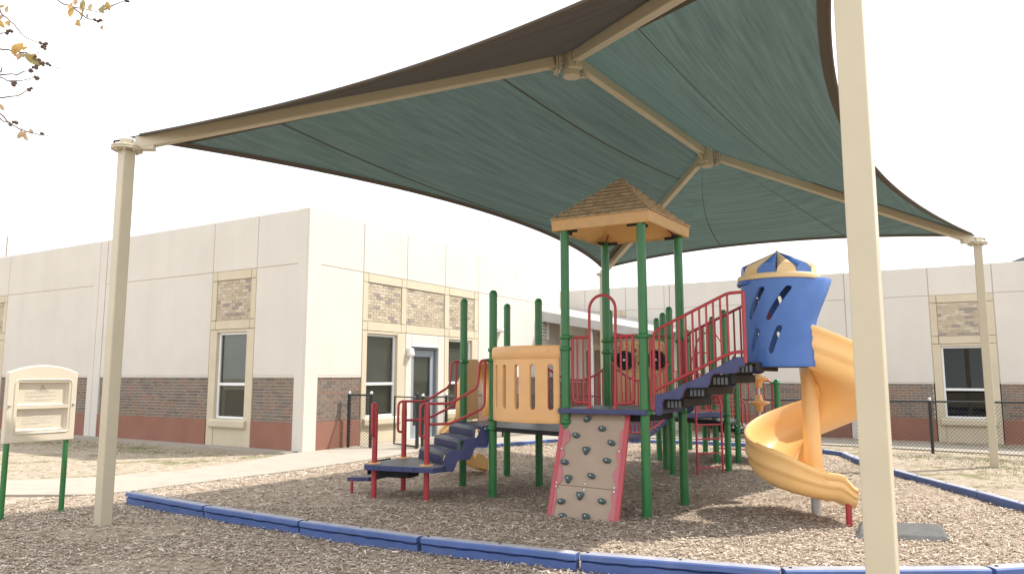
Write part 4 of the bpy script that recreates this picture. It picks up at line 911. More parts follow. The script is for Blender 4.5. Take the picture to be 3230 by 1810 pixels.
# spiral slide ----------------------------------------------------------------------
SC_ = V3(3.28, 8.14, 0)
def slide_sweep(SC_, TH0, TH1, ZS, ZE, RI, RO, exit_len, wall_in, wall_out, parent, sgn=1, mt='orange', name='spiral_slide', zexit=None, ridge=True):
    """trough profile: list of (radial, height)"""
    def prof(f, flat):
        ho = wall_out*(1-.10*smooth((f-.45)/.35)-.30*smooth((f-.86)/.14)); hi = wall_in*(.45+1.6*smooth((f-.72)/.28))
        if flat: ho *= .9; hi = max(hi*.8, ho*.8)
        p = [(RI+.0, hi), (RI+.012, hi*.6), (RI+.03, hi*.3), (RI+.07, .05), (RI+.13, .012), ((RI+RO)/2, 0), (RO-.17, .015), (RO-.10, .06), (RO-.055, .13), (RO-.025, ho*.62), (RO-.01, ho-.02), (RO+.012, ho+.005), (RO+.035, ho-.002), (RO+.045, ho-.03), (RO+.035, ho-.055)]
        # ribs moulded on the outside wall
        out = [(RO+.022, ho*.70), (RO+.036, ho*.55), (RO+.034, ho*.45), (RO+.012, ho*.38), (RO+.008, ho*.30), (RO+.010, ho*.18), (RO-.02, ho*.05-.01), (RO-.06, -.03), (RO-.14, -.045), ((RI+RO)/2, -.05), (RI+.06, -.04), (RI-.01, .0), (RI-.018, hi*.5), (RI-.012, hi+.005)]
        return p+out+[p[0]]
    rows = []; N = 110
    for i in range(N+1):
        f = i/N; th_ = TH0+(TH1-TH0)*f*1.0; g = f+.0*math.sin(f); z = ZS+(ZE-ZS)*(1-(1-f)**1.38)
        er = V3(math.cos(th_), math.sin(th_), 0); rows.append([SC_+er*r_+Z(z+h_) for r_, h_ in prof(f, False)])
    er = V3(math.cos(TH1), math.sin(TH1), 0); tg = V3(-math.sin(TH1), math.cos(TH1), 0)*sgn; zx = zexit if zexit is not None else ZE-.03
    for i in range(1, 13):
        t_ = i/12; z = ZE+(zx-ZE)*smooth(t_)
        pr_ = prof(1, False); sc = 1-.30*smooth((t_-.35)/.65)
        rows.append([SC_+er*r_+tg*exit_len*t_+Z(z+(h_ if h_ < .02 else .02+(h_-.02)*sc)) for r_, h_ in pr_])
    mb = MB(); mb.grid(rows); mb.add(rows[0], [tuple(range(len(rows[0])-1))])
    last = rows[-1]; k_ = 15; n_ = len(last)-1
    # rounded end lip: close between inside and outside profile
    c_ = np.mean(last[:n_], axis=0)
    lip = [[p for p in last], [p+tg*.03+(0, 0, -.01) for p in last]]
    for i in range(14): mb.add([last[i], last[i+1], last[n_-i-1], last[n_-i] if i else last[n_]], [(0, 1, 2, 3)])
    return mb.build(name, M[mt], parent, sm=50, weld=True)
SLD = slide_sweep(SC_, R(-114), R(266), 1.64, .29, .11, .67, .19, .12, .41, PS, zexit=.22)
mb = MB(); mb.lathe([(.088, .38), (.108, .48), (.092, .75), (.09, 1.4), (.10, 1.6), (.06, 1.66)], SC_, 24); mb.build('slide_column', M['orange'], SLD, root=PS, sm=50)
mb = MB(); mb.lathe([(.052, -.2), (.052, .5)], SC_+V3(0, -.02, 0), 18); mb.build('support_post', M['steel'], SLD, root=PS, sm=40)
mb = MB(); mb.lathe([(.03, -.2), (.03, .32)], V3(3.36, 7.52, 0), 14); mb.build('slide_foot', M['red'], SLD, root=PS, sm=40)
mb = MB(); mb.frame_box(SC_+V3(.0, -.22, .27), V3(.13, 0, 0), V3(0, .20, 0), Z(.03)); mb.build('slide_bracket', M['orange'], SLD, root=PS, bevel=.02)
for (a_, z_) in ((R(-108), 1.93), (R(-111), 1.80), (R(-111), 1.67)):
    mb = MB(); er = V3(math.cos(a_), math.sin(a_), 0); mb.lathe([(0, .015), (.026, .015), (.03, .008), (.03, -.01)], SC_+er*.685+Z(z_), 16, axis=er); mb.build('slide_button', M['orange'], SLD, root=PS, sm=40)
# bubble pole
bp = V3(3.02, 9.05, 0); mb = MB(); mb.tube(fillet([bp+Z(.52), bp+Z(1.62), V3(2.80, 8.22, 1.62)], .06), .016, 8); bpo = mb.build('bubble_pole', M['steel'], PS, sm=60)
for k in range(4):
    z0 = 1.47-.29*k; mb = MB(); mb.lathe([(.024, .10), (.034, .092), (.038, .055), (.055, .026), (.118, .014), (.128, .0), (.118, -.014), (.068, -.028), (.046, -.055), (.036, -.10), (.026, -.112)], bp+Z(z0), 24); mb.build('bubble_step', M['tan'], bpo, root=PS, sm=50)
# rear play panel with two wheels ------------------------------------------------------
pd_ = unit(Q3-D1); pnm = V3(pd_[1], -pd_[0], 0); pnm = pnm if pnm[1] < 0 else -pnm
pp = lambda s, z, o=0: D1+pd_*s+Z(z)+pnm*o
mb = MB(); mb.tube([pp(.05, 2.11), pp(.93, 2.11)], .017, 10); gp = mb.build('panel_rail', M['red'], PS, sm=60)
pf = [(.10, 1.02), (.90, 1.02), (.90, 1.98), (.87, 2.035), (.80, 2.05), (.20, 2.05), (.13, 2.035), (.10, 1.98)]
mb = MB(); mb.prism([pp(s, z, 0) for s, z in pf], -pnm*.02); gpo = mb.build('wheel_panel', M['gauge'], PS, bevel=.005)
for s in (.26, .77):
    wl = MB(); wc = pp(s, 1.75, .05); ring = [wc+(pd_*math.cos(a)+Z(1)*math.sin(a))*.135 for a in np.linspace(0, 2*math.pi, 28, endpoint=False)]
    wl.tube(ring, .020, 8, closed=True)
    for a in (R(90), R(210), R(330)): wl.tube([wc, wc+(pd_*math.cos(a)+Z(1)*math.sin(a))*.13], .018, 8)
    wl.lathe([(0, -.02), (.125, -.02), (.125, -.012), (0, -.012)], wc, 24, axis=pnm)
    wo_ = wl.build('wheel', M['black'], gpo, root=PS, sm=50)
    hb = MB(); hb.lathe([(.022, 0), (.02, .022), (0, .026)], wc, 12, axis=pnm); hb.build('wheel_hub', M['steel'], wo_, root=PS, sm=50)
def outline(s0, s1, z0, z1, w_=.006):
    q = MB()
    for (x0, y0, x1, y1) in ((s0, z0, s1, z0), (s0, z1, s1, z1), (s0, z0, s0, z1), (s1, z0, s1, z1)):
        q.frame_box(pp((x0+x1)/2, (y0+y1)/2, .002), pd_*(abs(x1-x0)/2+w_/2), pnm*.0015, Z(abs(y1-y0)/2+w_/2))
    return q.build('engraved_outline', M['engrave'], gpo, root=PS)
for r_ in ((.12, .19, 1.82, 2.0), (.22, .32, 1.93, 2.01), (.36, .47, 1.82, 1.99), (.50, .60, 1.82, 2.0), (.63, .72, 1.9, 2.0), (.80, .87, 1.75, 1.98), (.42, .60, 1.62, 1.79), (.42, .58, 1.40, 1.58), (.20, .28, 1.12, 1.24), (.34, .40, 1.12, 1.24), (.12, .27, 1.035, 1.085), (.36, .52, 1.035, 1.085), (.62, .76, 1.10, 1.22)): outline(*r_)
for s, z, r_ in ((.155, 1.96, .018), (.155, 1.91, .018), (.155, 1.86, .018), (.415, 1.90, .035), (.51, 1.70, .05)):
    q = MB(); q.lathe([(0, .003), (r_, .003), (r_, 0)], pp(s, z), 14, axis=pnm); q.build('engraved_dot', M['engrave'], gpo, root=PS)
# sagging bridge between tower deck and rear deck
def bridge_curve(a_, c_, z0, z1, sag_, n=16): return [a_+(c_-a_)*k/n+Z(z0+(z1-z0)*k/n-sag_*4*(k/n)*(1-k/n)) for k in range(n+1)]
for (a_, c_) in ((A4, D1), (B2, Q3)):
    tp = bridge_curve(a_, c_, 1.72, 1.72, .28); bt = bridge_curve(a_, c_, .93, .98, .22)
    mb = MB(); mb.tube(tp, .0165, 10); o = mb.build('bridge_rail', M['red'], PS, sm=60); q = MB(); q.tube(bt, .0165, 10); q.build('lower_rail', M['red'], o, root=PS, sm=60)
    for k in range(1, 16):
        q = MB(); q.tube([bt[k], tp[k]], .0105, 8); q.build('baluster', M['red'], o, root=PS, sm=60)
bl = bridge_curve(A4, D1, .87, .90, .22); br_ = bridge_curve(B2, Q3, .87, .90, .22)
for k in range(16):
    p0, p1, q0, q1 = bl[k], bl[k+1], br_[k], br_[k+1]; c_ = (p0+p1+q0+q1)/4; across = (q0+q1-p0-p1)/4*.93; along = (p1+q1-p0-q0)/4*.88
    mb = MB(); mb.frame_box(c_-Z(.03), across, along, Z(.022)); mb.build('bridge_plank', M['navy'], PS, bevel=.006)
# rear barriers, arches and ladders
def bars_between(p, q, z0, z1, n, name='barrier', arch=None):
    d = unit(q-p); L_ = np.linalg.norm(q-p); a_, c_ = p+d*.08, q-d*.08
    o = barrier([a_+Z(z1), c_+Z(z1), c_+Z(z0), a_+Z(z0), a_+Z(z1)], [(a_+(c_-a_)*k/n+Z(z0), a_+(c_-a_)*k/n+Z(z1)) for k in range(1, n)], .015, .0105, name)
    return o
bars_between(Q3, Q2, 1.0, 1.95, 5); bars_between(Q2, Q1, 1.0, 1.9, 10); bars_between(R3, R4, 1.0, 1.42, 8)
bars_between(Q1, R1, .86, 1.6, 12); bars_between(R1, R2, .86, 1.55, 5); bars_between(R2, R5+V3(0, .2, 0), .70, 1.42, 10); bars_between(R5, R6, .62, 1.42, 4)
def loop_arch(p, q, z0, zt2, name='entry_arch'):
    d = (q-p); c_ = (p+q)/2; r_ = np.linalg.norm(d)/2; d = unit(d); mb = MB()
    mb.tube([p+Z(z0)]+[c_-d*r_*math.cos(math.pi*k/12)+Z(zt2-r_+r_*math.sin(math.pi*k/12)) for k in range(13)]+[q+Z(z0)], .016, 10); return mb.build(name, M['red'], PS, sm=60)
loop_arch(R1+V3(.1, -.25, 0), R2+V3(.28, -.45, 0), .76, 2.36); loop_arch(R3+V3(-.15, 1.0, 0), R3+V3(.25, .9, 0), .76, 1.95)
def ladder(p, q, ztop, nr, name='ladder', back=V3(0, .25, 0)):
    mb = MB()
    for s in (p, q): mb.tube(fillet([s+Z(-.2), s+Z(ztop), s+back*.6+Z(ztop+.10), s+back+Z(ztop-.02), s+back+Z(ztop-.2)], .12), .0165, 10)
    o = mb.build(name, M['red'], PS, sm=60)
    for k in range(nr):
        r_ = MB(); z = .12+k*(ztop-.05)/nr; r_.tube([p+Z(z), q+Z(z)], .0135, 8); r_.build('rung', M['red'], o, root=PS, sm=60)
    r_ = MB(); r_.tube([p+Z(ztop-.02), p+back+Z(ztop-.02)], .012, 8); r_.tube([q+Z(ztop-.02), q+back+Z(ztop-.02)], .012, 8); r_.build('grab_bar', M['red'], o, root=PS, sm=60)
ladder(V3(2.80, 11.30, 0), V3(3.24, 11.50, 0), 1.12, 5, back=V3(-.10, .22, 0)); ladder(V3(3.95, 14.5, 0), V3(4.44, 14.1, 0), .98, 4, back=V3(-.2, -.1, 0))
gr = MB()
for k in range(9): gr.tube([V3(3.72, 12.7, .86+.075*k), V3(3.90, 12.9, .86+.075*k)], .006, 6)
for k in range(4): gr.tube([V3(3.72+.06*k, 12.7+.066*k, .80), V3(3.72+.06*k, 12.7+.066*k, 1.52)], .006 if k < 3 else .013, 6)
gr.build('grid_barrier', M['red'], PS, sm=60)
# small curved slide on the far side of the entry deck -----------------------------------
es = unit(A3-A1); eo = V3(-es[1], es[0], 0)
hp_ = lambda s, z, o: A1+es*s+eo*o+Z(z)
mb = MB(); mb.prism([hp_(.06, .90, .02), hp_(.40, .90, .02), hp_(.40, 1.74, .02), hp_(.10, 1.74, .02)], eo*.05); ho2 = mb.build('slide_entry_hood', M['tan'], PS, bevel=.015)
mb = MB(); rows = []
for o_ in (.05, .2, .33):
    row = []
    for k in range(17):
        a = math.pi*k/16; row.append(hp_(.62-.34*math.cos(a), 1.28+.42*math.sin(a) if o_ < .3 else 1.22+.36*math.sin(a), o_))
    rows.append([hp_(.28, .9, o_)]+row+[hp_(.96, .9, o_)])
mb.grid(rows); mb.build('hood_shell', M['orange'], ho2, root=PS, sm=50, solid=.03)
SC2 = A1+es*.02+eo*.62+V3(-.10, .0, 0)
S2 = slide_sweep(V3(-.50, 11.25, 0), R(-122), R(-258), .70, .13, .10, .58, .16, .10, .22, PS, sgn=-1, name='curved_slide', mt='orange', zexit=.10)
mb = MB(); mb.lathe([(.02, -.2), (.02, .2)], V3(-.42, 11.75, 0), 12); mb.build('slide_foot', M['red'], S2, root=PS, sm=40)

# ------------------------------------------------------------------ border timbers
def timber_mesh():
    mb = MB(); N = 22; rows = []
    for i in range(N+1):
        x = i/N; wv = .0035*math.sin(x*38)+.002*math.sin(x*17+1); e = .010 if i in (0, N) else 0
        rows.append([V3(x, .012+e, -.12), V3(x, .002+e, .037+wv), V3(x, .034+e, .045+wv), V3(x, -.006+e, .052+wv), V3(x, -.014+e+wv*.3, .060), V3(x, -.012+e, .094-e*.4), V3(x, -.002+e, .104-e*.4), V3(x, .045, .107-e*.4), V3(x, .098-e, .104-e*.4), V3(x, .108-e, .094-e*.4), V3(x, .108-e, -.12)])
    mb.grid(rows); n = len(rows[0])
    for q in range(len(mb.f)): mb.mi[q] = 1 if (q % (n-1)) in (6, 7) else 0
    mb.add(rows[0], [tuple(range(n))]); mb.add(rows[-1], [tuple(range(n))])
    for xc in (.02, .5): mb.lathe([(.0, .112), (.012, .112), (.012, .106)], (0, 0, 0), 8) if False else None
    me = bpy.data.meshes.new('border_timber'); me.from_pydata(mb.v, [], mb.f); me.materials.append(M['timber']); me.materials.append(M['timbertop']); me.polygons.foreach_set('material_index', mb.mi)
    bm = bmesh.new(); bm.from_mesh(me); bmesh.ops.recalc_face_normals(bm, faces=bm.faces); bm.to_mesh(me); bm.free()
    me.polygons.foreach_set('use_smooth', [True]*len(me.polygons)); me.set_sharp_from_angle(angle=R(35)); return me
TM = timber_mesh()
SPK = MB(); SPK.lathe([(0, .112), (.011, .111), (.013, .106), (.013, .09)], (0, 0, 0), 10); spk = bpy.data.meshes.new('stake_head'); spk.from_pydata(SPK.v, [], SPK.f); spk.materials.append(M['black'])
def timber(p, q, label, dz=0, group='blue border timbers round the mulch'):
    p = V3(*p); q = V3(*q); d = q-p; L_ = math.hypot(d[0], d[1]); rz = math.atan2(d[1], d[0])
    o = bpy.data.objects.new('border_timber', TM); col.objects.link(o); o.location = (p[0], p[1], gz(p[0], p[1])+dz); o.rotation_euler = (0, -math.atan2(gz(q[0], q[1])-gz(p[0], p[1]), L_), rz); o.scale = (L_-.02, 1, 1)
    tag(o, label, 'border timber', group); XF[o.name] = (np.array(o.location), rz)
    for f in (.015, .5):
        s_ = bpy.data.objects.new('stake_head', spk); col.objects.link(s_); s_.parent = o; s_.location = (f+.02, .05, 0); s_.scale = (1/(L_-.02), 1, 1)
    return o
FR_T = [((-4.53, 8.81, 0), (-3.24, 7.90, 0)), ((-3.22, 7.87, 0), (-2.0, 7.09, 0)), ((-1.99, 7.065, 0), (-.79, 6.38, 0)), ((-.77, 6.375, 0), (.50, 5.79, 0)), ((.52, 5.80, 0), (1.90, 5.33, 0)), ((1.92, 5.33, 0), (3.40, 5.36, 0)), ((3.42, 5.37, 0), (4.85, 5.66, 0)), ((4.87, 5.67, 0), (5.58, 6.85, 0))]
ORD = ['leftmost', 'second', 'third', 'fourth', 'fifth', 'sixth', 'seventh', 'eighth']
for k, (p, q) in enumerate(FR_T):
    lb = 'blue plastic border timber in the foreground, '+('leftmost of the row with its free end' if k == 0 else ORD[k]+' from the left in the row')
    if k == 5: lb = 'blue plastic border timber in the foreground passing behind the near cream post'
    if k == 6: lb = 'blue plastic border timber at the bottom right corner beyond the near cream post'
    if k == 7: lb = 'blue plastic border timber curving away just outside the right edge'
    timber(p, q, lb, .05)
# right edge, back edge (outer side walks the other way)
RT = [(5.68, 7.6), (5.78, 9.2), (5.80, 10.6), (5.88, 12.0), (6.02, 13.0), (6.22, 13.9), (5.9, 14.9), (5.1, 15.8), (4.0, 16.45), (2.6, 16.65), (1.15, 16.75), (.75, 16.72), (-.27, 15.75), (-.95, 15.35)]
RN = ['nearest blue border timber along the right edge of the mulch by the grass', 'second blue border timber along the right edge of the mulch', 'third blue border timber along the right edge beside the far cream post', 'fourth blue border timber along the right edge, below the fence post', 'fifth blue border timber along the right edge, behind the near cream post', 'blue border timber at the bend of the right edge behind the slide', 'blue border timber turning the back right corner behind the slide', 'blue border timber at the back, right of the rear ladder', 'blue border timber at the back behind the rear green posts', 'blue border timber at the back behind the roofed tower', 'short blue border timber at the back seen beside the climbing wall', 'blue border timber at the back left seen under the barrel panel', 'leftmost blue border timber at the back seen beside the stairs']
for k in range(len(RT)-1): timber((*RT[k], 0), (*RT[k+1], 0), RN[k])
# ------------------------------------------------------------------ rules sign
sd_ = unit(V3(.564, .825, 0)); sn_ = V3(sd_[1], -sd_[0], 0); s0p = V3(-5.251, 7.775, 0)
SG = thing('rules_sign', 'cream playground rules sign with arched top on two green posts at far left', 'sign', tuple(s0p+sd_*.3), math.atan2(sd_[1], sd_[0]))
spt = lambda s, z, o=0: s0p+sd_*s+sn_*o+Z(z)
for s in (.0, .585):
    mb = MB(); mb.lathe([(.028, -.3), (.028, .95)], spt(s, 0, -.045), 16); mb.build('post', M['green'], SG, sm=40)
cols = [-.05, .055]+[.055+.505*k/12 for k in range(1, 13)]+[.645]; topz = lambda s: 1.54+.078*(1-((s-.2975)/.3475)**2)
rws = [.80, .925, 1.155, 1.19, 1.435, None]
mb = MB(); nc = len(cols); th_ = .075
zz = lambda r_, s: topz(s) if r_ is None else r_
F_ = [[spt(s, zz(r_, s)) for s in cols] for r_ in rws]; hole = lambda i, j: i in (1, 3) and 1 <= j < nc-2
mb.add([p for r_ in F_ for p in r_], [(i*nc+j, i*nc+j+1, (i+1)*nc+j+1, (i+1)*nc+j) for i in range(5) for j in range(nc-1) if not hole(i, j)])
for i in (1, 3):
    c0, c1, z0, z1 = cols[1], cols[nc-2], rws[i], rws[i+1]; ii = .006
    mb.add([spt(c0, z0), spt(c1, z0), spt(c1, z1), spt(c0, z1), spt(c0+ii, z0+ii, -.035), spt(c1-ii, z0+ii, -.035), spt(c1-ii, z1-ii, -.035), spt(c0+ii, z1-ii, -.035)], [(0, 1, 5, 4), (1, 2, 6, 5), (2, 3, 7, 6), (3, 0, 4, 7), (4, 5, 6, 7)])
out = [spt(s, .80) for s in cols]+[spt(cols[-1], z) for z in rws[1:5]]+[spt(s, topz(s)) for s in reversed(cols)]+[spt(cols[0], z) for z in reversed(rws[1:5])]
bk_ = [p-sn_*th_ for p in out]; n = len(out); mb.add(out+bk_, [(i, n+i, n+(i+1) % n, (i+1) % n) for i in range(n)]+[tuple(range(n, 2*n))])
pn = mb.build('panel', M['creamsign'], SG, weld=True, bevel=.012, seg=3, sm=35)
rg = MB(); rr_ = [(-.0, .90), (.61, .90), (.61, 1.465), (.0, 1.465)]
rg.tube(fillet([spt(.30, .895, 0), spt(.025, .895, 0), spt(.025, 1.462, 0), spt(.59, 1.462, 0), spt(.59, .895, 0), spt(.30, .895, 0)], .05), .009, 8); rg.build('moulded_frame', M['creamsign'], pn, root=SG, sm=60)
for s, z in ((-.018, 1.195), (.617, 1.195)): bolt(pn, SG, spt(s, z, .0), sn_, 1.1)
# print
def word_lines(z0, lines, x0, hgt=.0065):
    mb = MB()
    for (z, wd) in lines:
        x = x0
        while x < x0+wd-.01:
            L_ = random.uniform(.008, .030); L_ = min(L_, x0+wd-x)
            # each word is a run of letter strokes
            k = x
            while k < x+L_-.002:
                hh = hgt*random.choice((.5, .5, .55, .85)); mb.add([spt(k, z, -.0335), spt(k+.0026, z, -.0335), spt(k+.0026, z+hh, -.0335), spt(k, z+hh, -.0335)], [(0, 1, 2, 3)]); k += .0038
            x += L_+.005
    return mb.build('rules_text', M['print'], pn, root=SG, recalc=False)
word_lines(0, [(1.325, .305), (1.311, .255), (1.285, .31), (1.271, .17), (1.245, .30), (1.231, .27)], .135)
word_lines(0, [(1.118, .27), (1.092, .32), (1.076, .10), (1.050, .315), (1.024, .255), (.998, .30), (.984, .16), (.956, .31)], .125)
tr = MB(); c_ = (.30, 1.375)
def tri(sc): return [(c_[0]-.030*sc, c_[1]-.018*sc), (c_[0]+.030*sc, c_[1]-.018*sc), (c_[0], c_[1]+.034*sc)]
O, I = tri(1), tri(.76); tr.add([spt(a, z, -.0335) for a, z in O]+[spt(a, z, -.0335) for a, z in I], [(0, 1, 4, 3), (1, 2, 5, 4), (2, 0, 3, 5)])
tr.add([spt(.298, 1.372, -.0335), spt(.302, 1.372, -.0335), spt(.303, 1.388, -.0335), spt(.297, 1.388, -.0335)], [(0, 1, 2, 3)]); tr.add([spt(.298, 1.365, -.0335), spt(.302, 1.365, -.0335), spt(.302, 1.369, -.0335), spt(.298, 1.369, -.0335)], [(0, 1, 2, 3)])
tr.build('warning_triangle', M['print'], pn, root=SG, recalc=False)
fc = bpy.data.curves.new('attention', 'FONT'); fc.body = 'ATTENTION'; fc.size = .021; fc.align_x = 'CENTER'; fc.space_character = 1.12
fo = bpy.data.objects.new('tmp', fc); me = bpy.data.meshes.new_from_object(fo); bpy.data.objects.remove(fo); me.materials.clear(); me.materials.append(M['print'])
hd = bpy.data.objects.new('heading_text', me); col.objects.link(hd); hd.parent = pn; hd.location = local([spt(.30, 1.337, -.0333)], SG)[0]; hd.rotation_euler = (math.pi/2, 0, 0)
# ------------------------------------------------------------------ rubber mat
mt = [V3(3.13, 6.95, 0), V3(3.96, 6.80, 0), V3(4.27, 7.47, 0), V3(3.48, 7.62, 0)]; ctr = sum(mt)/4
mb = MB(); K = 8; P = []
bt_ = [p+Z(.018) for p in mt]; tp_ = [ctr+(p-ctr)*.86+Z(.062) for p in mt]
mb.add(bt_+tp_, [(i, (i+1) % 4, 4+(i+1) % 4, 4+i) for i in range(4)]+[(4, 5, 6, 7), (3, 2, 1, 0)])
tag(mb.build('rubber_mat', M['rubber'], None, bevel=.01), 'dark grey rubber wear mat on the mulch beyond the slide exit', 'rubber mat')
# ------------------------------------------------------------------ chain link fences
def fence(name, label, pts, h, posts=True, cell=.062, rail=True, z0s=None, postr=.03, group='chain link fences', bottom=False):
    P = [V3(p[0], p[1], gz(p[0], p[1])) for p in pts]
    T = thing(name, label, 'fence', tuple(P[0]), math.atan2(P[1][1]-P[0][1], P[1][0]-P[0][0]), group)
    for p in P:
        mb = MB(); mb.lathe([(postr, -.3), (postr, h+.02)], p, 14); po = mb.build('post', M['fence'], T, sm=40); c = MB(); c.lathe([(postr+.004, h), (postr+.004, h+.03), (postr*.6, h+.055), (0, h+.06)], p, 14); c.build('cap', M['steel'], po, root=T, sm=50)
        for f_ in (.2, .5, .8):
            c = MB(); c.lathe([(postr, -.012), (postr+.005, -.012), (postr+.005, .012), (postr, .012)], p+Z(h*f_), 12); c.build('tension_band', M['fence'], po, root=T)
    for a_, c_ in zip(P[:-1], P[1:]):
        d = c_-a_; L_ = np.linalg.norm(d[:2]); u_ = d/L_
        if rail:
            mb = MB(); mb.tube([a_+Z(h-.02), c_+Z(h-.02)], .020, 10); mb.build('top_rail', M['fence'], T, sm=50)
        if bottom:
            mb = MB(); mb.tube([a_+Z(.06), c_+Z(.06)], .016, 8); mb.build('bottom_rail', M['fence'], T, sm=50)
        mb = MB(); H_ = h-.05; k = -int(H_/cell)-1; n = int(L_/cell)+1; nn = V3(-u_[1], u_[0], 0)
        def wire(p, q, off):
            dd = unit(q-p); s1 = np.cross(dd, nn); r_ = .0030
            vs = []
            for base in (p, q):
                for ang in (0, 2.094, 4.189): vs.append(base+nn*(off+r_*math.cos(ang))+s1*r_*math.sin(ang))
            mb.add(vs, [(0, 1, 4, 3), (1, 2, 5, 4), (2, 0, 3, 5)])
        for k in range(k, n):
            for sg in (1, -1):
                x0 = k*cell; x1 = x0+H_
                t0 = max(0, -x0); t1 = min(H_, L_-x0)
                if t1 <= t0: continue
                if sg == 1: p, q = a_+u_*(x0+t0)+Z(.03+t0), a_+u_*(x0+t1)+Z(.03+t1)
                else: p, q = a_+u_*(x0+t0)+Z(.03+H_-t0), a_+u_*(x0+t1)+Z(.03+H_-t1)
                wire(p, q, .002*sg)
        tag(mb.build('wire_mesh', M['fence'], T, recalc=False), kind='stuff')
    return T
fpts = [b(-7.6, 18.15), b(-5.2, 18.3), b(-2.9, 18.25), b(-.38, 17.35), b(1.9, 16.05), b(4.0, 14.85)]
fence('chain_link_fence', 'long black chain link fence in front of the rear wing, right of the slide', [p for p in fpts], 1.06, cell=.075)
fence('chain_link_fence', 'short black chain link panel between two posts against the sunlit wall', [(b(-10.86, 11.62))[:2], (-2.93, 15.41)], 1.13, cell=.07, postr=.034)
fence('chain_link_fence', 'black chain link fence with gate posts behind the stairs, left of the slide hood', [(-1.86, 15.45), (-1.43, 16.11), b(-9.45, 15.5)[:2], b(-9.3, 18.0)[:2], b(-7.75, 18.14)[:2]], 1.08, cell=.07, postr=.032)
GT = thing('gate', 'narrow black chain link gate leaf standing open by the grey door', 'gate', (-1.93, 15.25, 0), R(56), 'chain link fences')
mb = MB(); g0, g1 = V3(-1.93, 15.28, 0), V3(-2.55, 16.1, 0)
mb.tube([g0+Z(.06), g0+Z(1.06), g1+Z(1.06), g1+Z(.06), g0+Z(.06)], .02, 8); mb.build('frame', M['fence'], GT)
mb = MB(); mb.lathe([(.03, -.2), (.03, 1.14), (.0, 1.17)], (-1.95, 15.23, 0), 12); mb.build('gate_post', M['fence'], GT, sm=40)
mb = MB(); mb.frame_box((-1.9, 15.33, .62), (.02, .03, 0), (-.015, .01, 0), Z(.07)); mb.build('latch', M['black'], GT, bevel=.005)
# ------------------------------------------------------------------ tree twigs at upper left
TW=[
[(-2.789, 4.2, 3.792), (-2.721, 4.2, 3.738), (-2.662, 4.2, 3.719), (-2.591, 4.2, 3.707), (-2.497, 4.2, 3.685)] ,
[(-2.694, 4.25, 3.745), (-2.646, 4.25, 3.706), (-2.598, 4.25, 3.669), (-2.552, 4.25, 3.659), (-2.533, 4.25, 3.652)] ,
[(-2.438, 4.1, 3.633), (-2.381, 4.1, 3.665), (-2.345, 4.1, 3.684), (-2.284, 4.1, 3.708)] ,
[(-2.628, 4.25, 3.73), (-2.637, 4.25, 3.669), (-2.654, 4.25, 3.635)] ,
[(-2.995, 4.0, 3.644), (-2.947, 4.0, 3.58), (-2.907, 4.0, 3.538), (-2.848, 4.0, 3.49), (-2.801, 4.0, 3.436), (-2.757, 4.0, 3.411), (-2.689, 4.0, 3.388)] ,
[(-3.045, 4.1, 3.41), (-2.995, 4.1, 3.404), (-2.938, 4.1, 3.395), (-2.895, 4.1, 3.39), (-2.851, 4.1, 3.38), (-2.798, 4.1, 3.345), (-2.753, 4.1, 3.319), (-2.702, 4.1, 3.3), (-2.646, 4.1, 3.288)] ,
[(-3.178, 4.3, 3.32), (-3.127, 4.3, 3.332), (-3.037, 4.3, 3.335), (-2.961, 4.3, 3.359), (-2.925, 4.3, 3.387)] ,
[(-3.179, 4.3, 3.34), (-3.132, 4.3, 3.313), (-3.078, 4.3, 3.291), (-3.008, 4.3, 3.296), (-2.919, 4.3, 3.313)] ,
[(-3.114, 4.35, 3.312), (-3.08, 4.35, 3.297), (-3.033, 4.35, 3.281)] ,
[(-3.093, 4.2, 3.146), (-3.017, 4.2, 3.148), (-2.931, 4.2, 3.167), (-2.877, 4.2, 3.202)] ,
[(-2.94, 4.0, 3.012), (-2.901, 4.0, 2.975), (-2.837, 4.0, 2.919), (-2.787, 4.0, 2.887), (-2.725, 4.0, 2.863), (-2.665, 4.0, 2.852), (-2.62, 4.0, 2.845)] ,
[(-2.955, 4.05, 2.987), (-2.916, 4.05, 2.949), (-2.873, 4.05, 2.935)] ,
[(-3.126, 4.2, 3.536), (-3.076, 4.2, 3.55), (-3.033, 4.2, 3.563)] ,
[(-3.068, 4.2, 3.304), (-3.059, 4.2, 3.35)] ,
]
